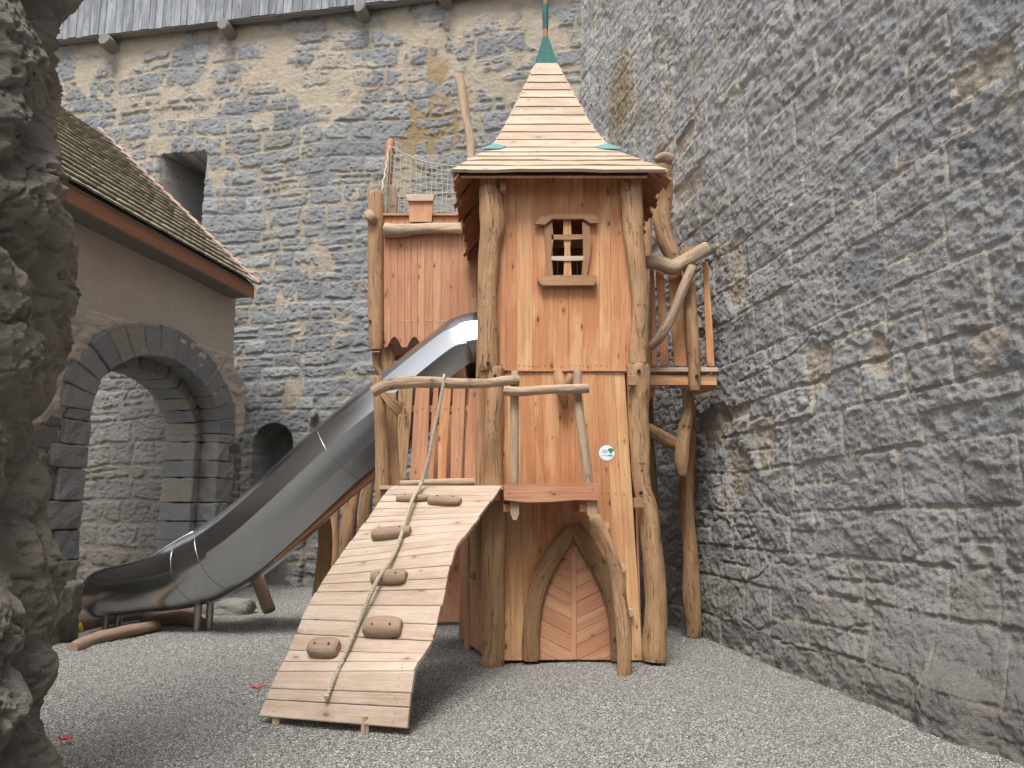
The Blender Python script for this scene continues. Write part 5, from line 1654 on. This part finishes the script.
def sl_frame(i):
    tg = (C3[min(i + 1, len(C3) - 1)] - C3[max(i - 1, 0)]).normalized()
    sd_ = Vector((0, 0, 1)).cross(tg).normalized()      # horizontal, to one side
    up_ = tg.cross(sd_)
    return tg, sd_, up_
def opening(x):
    # half opening angle measured from the top
    return float(np.interp(-x, [-213, -206, -196, -183, -170, -150, -125, -114, -109, -105, -103], [0, 8, 20, 34, 46, 54, 58, 66, 82, 105, 128]))
def section(th, f, r):
    # th from top; blend ten-sided and round
    step = 2 * math.pi / 10
    a = (th + step / 2) % step - step / 2
    dec = math.cos(step / 2) / math.cos(a) * 1.02
    return r * (dec * f * .6 + (1 - f * .6))
ringsN = []
for i, c in enumerate(C3):
    tg, sd_, up_ = sl_frame(i)
    x = xc[i]
    f = float(np.clip((x - 190) / 50, 0, 1))
    op = math.radians(opening(x)) if x < 213 else 0
    row = []
    for k in range(NS + 1):
        th = op + (2 * math.pi - 2 * op) * k / NS
        r_ = section(th, f, RR[i])
        row.append(c + up_ * math.cos(th) * r_ + sd_ * math.sin(th) * r_)
    ringsN.append(row)
    if op > .12:
        rimL.append(row[0]); rimR.append(row[-1])
for row in ringsN: vs += row
for i in range(len(C3) - 1):
    for k in range(NS):
        a_ = i * (NS + 1) + k
        fs.append((a_, a_ + 1, a_ + NS + 2, a_ + NS + 1))
me = bpy.data.meshes.new('tube')
me.from_pydata([tuple(v) for v in vs], [], fs)
me.materials.append(STEEL)
me.polygons.foreach_set('use_smooth', [True] * len(fs))
me.set_sharp_from_angle(angle=R(22))
tube = bpy.data.objects.new('tube', me); COL.objects.link(tube); adopt(tube, sl)
# rolled rim
endrow = ringsN[-1]
rim = rimR[::1] + endrow[::-1][1:-1] + rimL[::-1]
m = MB(); m.tube(rim[::2], [.017] * len(rim[::2]), sides=8, n=2, lump=0); rimo = m.build('rolled_rim', STEEL, sl)
# joint collars
def collar(xpix, wd=.012):
    i = int(np.argmin([abs(a - xpix) for a in xc]))
    tg, sd_, up_ = sl_frame(i)
    f = float(np.clip((xc[i] - 190) / 50, 0, 1)); op = math.radians(opening(xc[i])) if xc[i] < 213 else 0
    rr = []
    for k in range(NS + 1):
        th = op + (2 * math.pi - 2 * op) * k / NS
        r_ = section(th, f, RR[i]) + .004
        rr.append(C3[i] + up_ * math.cos(th) * r_ + sd_ * math.sin(th) * r_)
    m = MB(); m.tube(rr, [.0025] * len(rr), sides=6, n=1, lump=0, smooth_path=False)
    m.build('weld_seam', STEEL, sl)
for x in (467, 345, 222, 196): collar(x)
# legs
for (px0, px1, py0, Y_) in ((199, 211, 603, 10.62), (108, 120, 605, 10.92)):
    for x in (px0, px1):
        t_ = P(x, py0 - 8, Y_ + (.0 if x == px0 else .14))
        m = MB(); m.tube([(t_.x, t_.y, -.05), (t_.x, t_.y, t_.z + .03)], [.052, .052], sides=14, n=2, lump=0); m.build('slide_leg', STEELD, sl)
    a_ = P((px0 + px1) / 2, py0 - 2, Y_ + .07)
    m = MB(); m.plank(a_ - Vector((.17, 0, 0)), a_ + Vector((.17, 0, 0)), Vector((0, .12, 0)), Vector((0, 0, .012))); m.build('foot_bracket', STEELD, sl)
# timber bearers either side
ia = int(np.argmin([abs(a - 480) for a in xc])); ib = int(np.argmin([abs(a - 262) for a in xc]))
def offp(i, u, sdw, yy_=0):
    tg, sd_, up_ = sl_frame(i)
    return C3[i] + up_ * u + sd_ * sdw
m = MB()
tg, sd_, up_ = sl_frame((ia + ib) // 2)
s_near = -1 if sd_.y > 0 else 1
a_ = offp(ia + 10, -.46, .10 * s_near); b_ = offp(ib, -.47, .10 * s_near)
m.plank(a_, b_, up_ * .05, sd_ * .03, seg=4, rn=.3); m.build('timber_bearer', LARCHD, sl)
m = MB()
ic = int(np.argmin([abs(a - 240) for a in xc]))
a_ = offp(ia + 14, .30, -.50 * s_near); b_ = offp(ic, .34, -.52 * s_near)
m.plank(a_, b_, up_ * .07, sd_ * .02, seg=4, rn=.2); m.build('timber_bearer', REDBEAM, sl)

# ------------------------------------------------------------------ logs, cup, leaves
m = MB()
def gpt(px, py, up=0.0):
    d = ray(px, py); t = (up - EYE) / d.z
    return Vector((0, 0, EYE)) + d * t
pts = []
for (x, y, r_) in ((72, 652, .07), (95, 643, .085), (120, 637, .085), (148, 631, .08), (158, 629, .06)):
    p = gpt(x, y); p.z = r_ * .55; pts.append((p, r_))
m.tube([p for p, _ in pts], [r_ for _, r_ in pts], sides=14, n=6, lump=.18)
o = m.build('border_log', LOGM); setp(o, 'nearer brown bent border log half sunk in the gravel beside the yellow cup', 'log', 'border logs below the slide end')
m = MB()
pts = []
for (x, y, r_) in ((140, 626, .06), (165, 624, .09), (185, 624, .10), (205, 626, .06)):
    p = gpt(x, y); p.z = r_ * .6; pts.append((p, r_))
m.tube([p for p, _ in pts], [r_ for _, r_ in pts], sides=14, n=6, lump=.15)
o = m.build('border_log', LOGM); setp(o, 'short brown border log directly beneath the slide between its two pairs of legs', 'log', 'border logs below the slide end')
m = MB()
pts = []
for (x, y, r_) in ((40, 634, .20), (80, 626, .21), (130, 619, .20), (180, 615, .17), (215, 612, .10)):
    p = gpt(x, y); p.z = r_ * .4; pts.append((p, r_))
m.tube([p for p, _ in pts], [r_ for _, r_ in pts], sides=16, n=6, lump=.12)
o = m.build('border_log', LOGM); setp(o, 'long thick dark brown log behind the slide legs at the foot of the archway', 'log', 'border logs below the slide end')

p = gpt(77, 634); p = p * .985; p.z = .13
m = MB()
import mathutils
n_ = 18
vs, fs = [], []
for k, (r_, h_) in enumerate(((.028, -.075), (.062, .0), (.064, .012), (.056, .012), (.024, -.070))):
    for j in range(n_):
        a_ = 2 * math.pi * j / n_
        v = Vector((math.cos(a_) * r_, math.sin(a_) * r_, h_))
        v = mathutils.Matrix.Rotation(R(-50), 3, 'Y') @ v
        vs.append(p + v + Vector((0, 0, -.02)))
for k in range(4):
    for j in range(n_): fs.append((k * n_ + j, k * n_ + (j + 1) % n_, (k + 1) * n_ + (j + 1) % n_, (k + 1) * n_ + j))
fs.append(tuple(range(n_ - 1, -1, -1))); fs.append(tuple(4 * n_ + j for j in range(n_)))
m.add(vs, fs, [(0, 0, 0)] * len(vs), .5, 0, True)
o = m.build('toy_cup', plain('yellow_plastic', (.75, .42, .03), .4)); setp(o, 'small bright yellow plastic cup tipped over against the stone block by the logs', 'toy')

LEAF = plain('red_leaf', (.55, .035, .05), .55, 0, .35, 40)
def leaf(px, py, size, rz, curl, label):
    p = gpt(px, py, .025)
    m = MB()
    out = [(0, -1.1), (.12, -.45), (.75, -.55), (.55, -.15), (1.05, .25), (.5, .25), (.45, .75), (.18, .5), (0, 1.15), (-.18, .5), (-.45, .75), (-.5, .25), (-1.05, .25), (-.55, -.15), (-.75, -.55), (-.12, -.45)]
    vs = []
    cz_ = math.cos(rz); sz_ = math.sin(rz)
    base = [(0, 0)] + out
    for layer in (0, 1):
        for (a_, b_) in base:
            z_ = curl * (a_ * a_ * .8 + .25 * abs(b_)) * size - layer * .0025
            vs.append(p + Vector(((a_ * cz_ - b_ * sz_) * size, (a_ * sz_ + b_ * cz_) * size, z_)))
    n_ = len(base); fs = []
    for k in range(1, n_):
        k2 = k + 1 if k + 1 < n_ else 1
        fs.append((0, k, k2)); fs.append((n_, n_ + k2, n_ + k)); fs.append((k, n_ + k, n_ + k2, k2))
    m.add(vs, fs, [(0, 0, 0)] * len(vs), .5)
    m.tube([p + Vector((sz_ * size, -cz_ * size, curl * .2 * size)), p + Vector((sz_ * size * 1.7, -cz_ * size * 1.9, .012))], [.002, .0015], sides=5, n=2, lump=0)
    o = m.build('maple_leaf', LEAF); setp(o, label, 'leaf', 'red leaves on the gravel')
leaf(257, 688, .066, .6, .75, 'bright red curled leaf on the gravel at the lower left corner of the ramp')
leaf(65, 740, .055, 1.4, .8, 'red curled leaf on the gravel beside the craggy rock, lower left of the photo')
leaf(53, 694, .016, 2.1, .6, 'tiny red leaf scrap on the gravel right against the craggy rock')
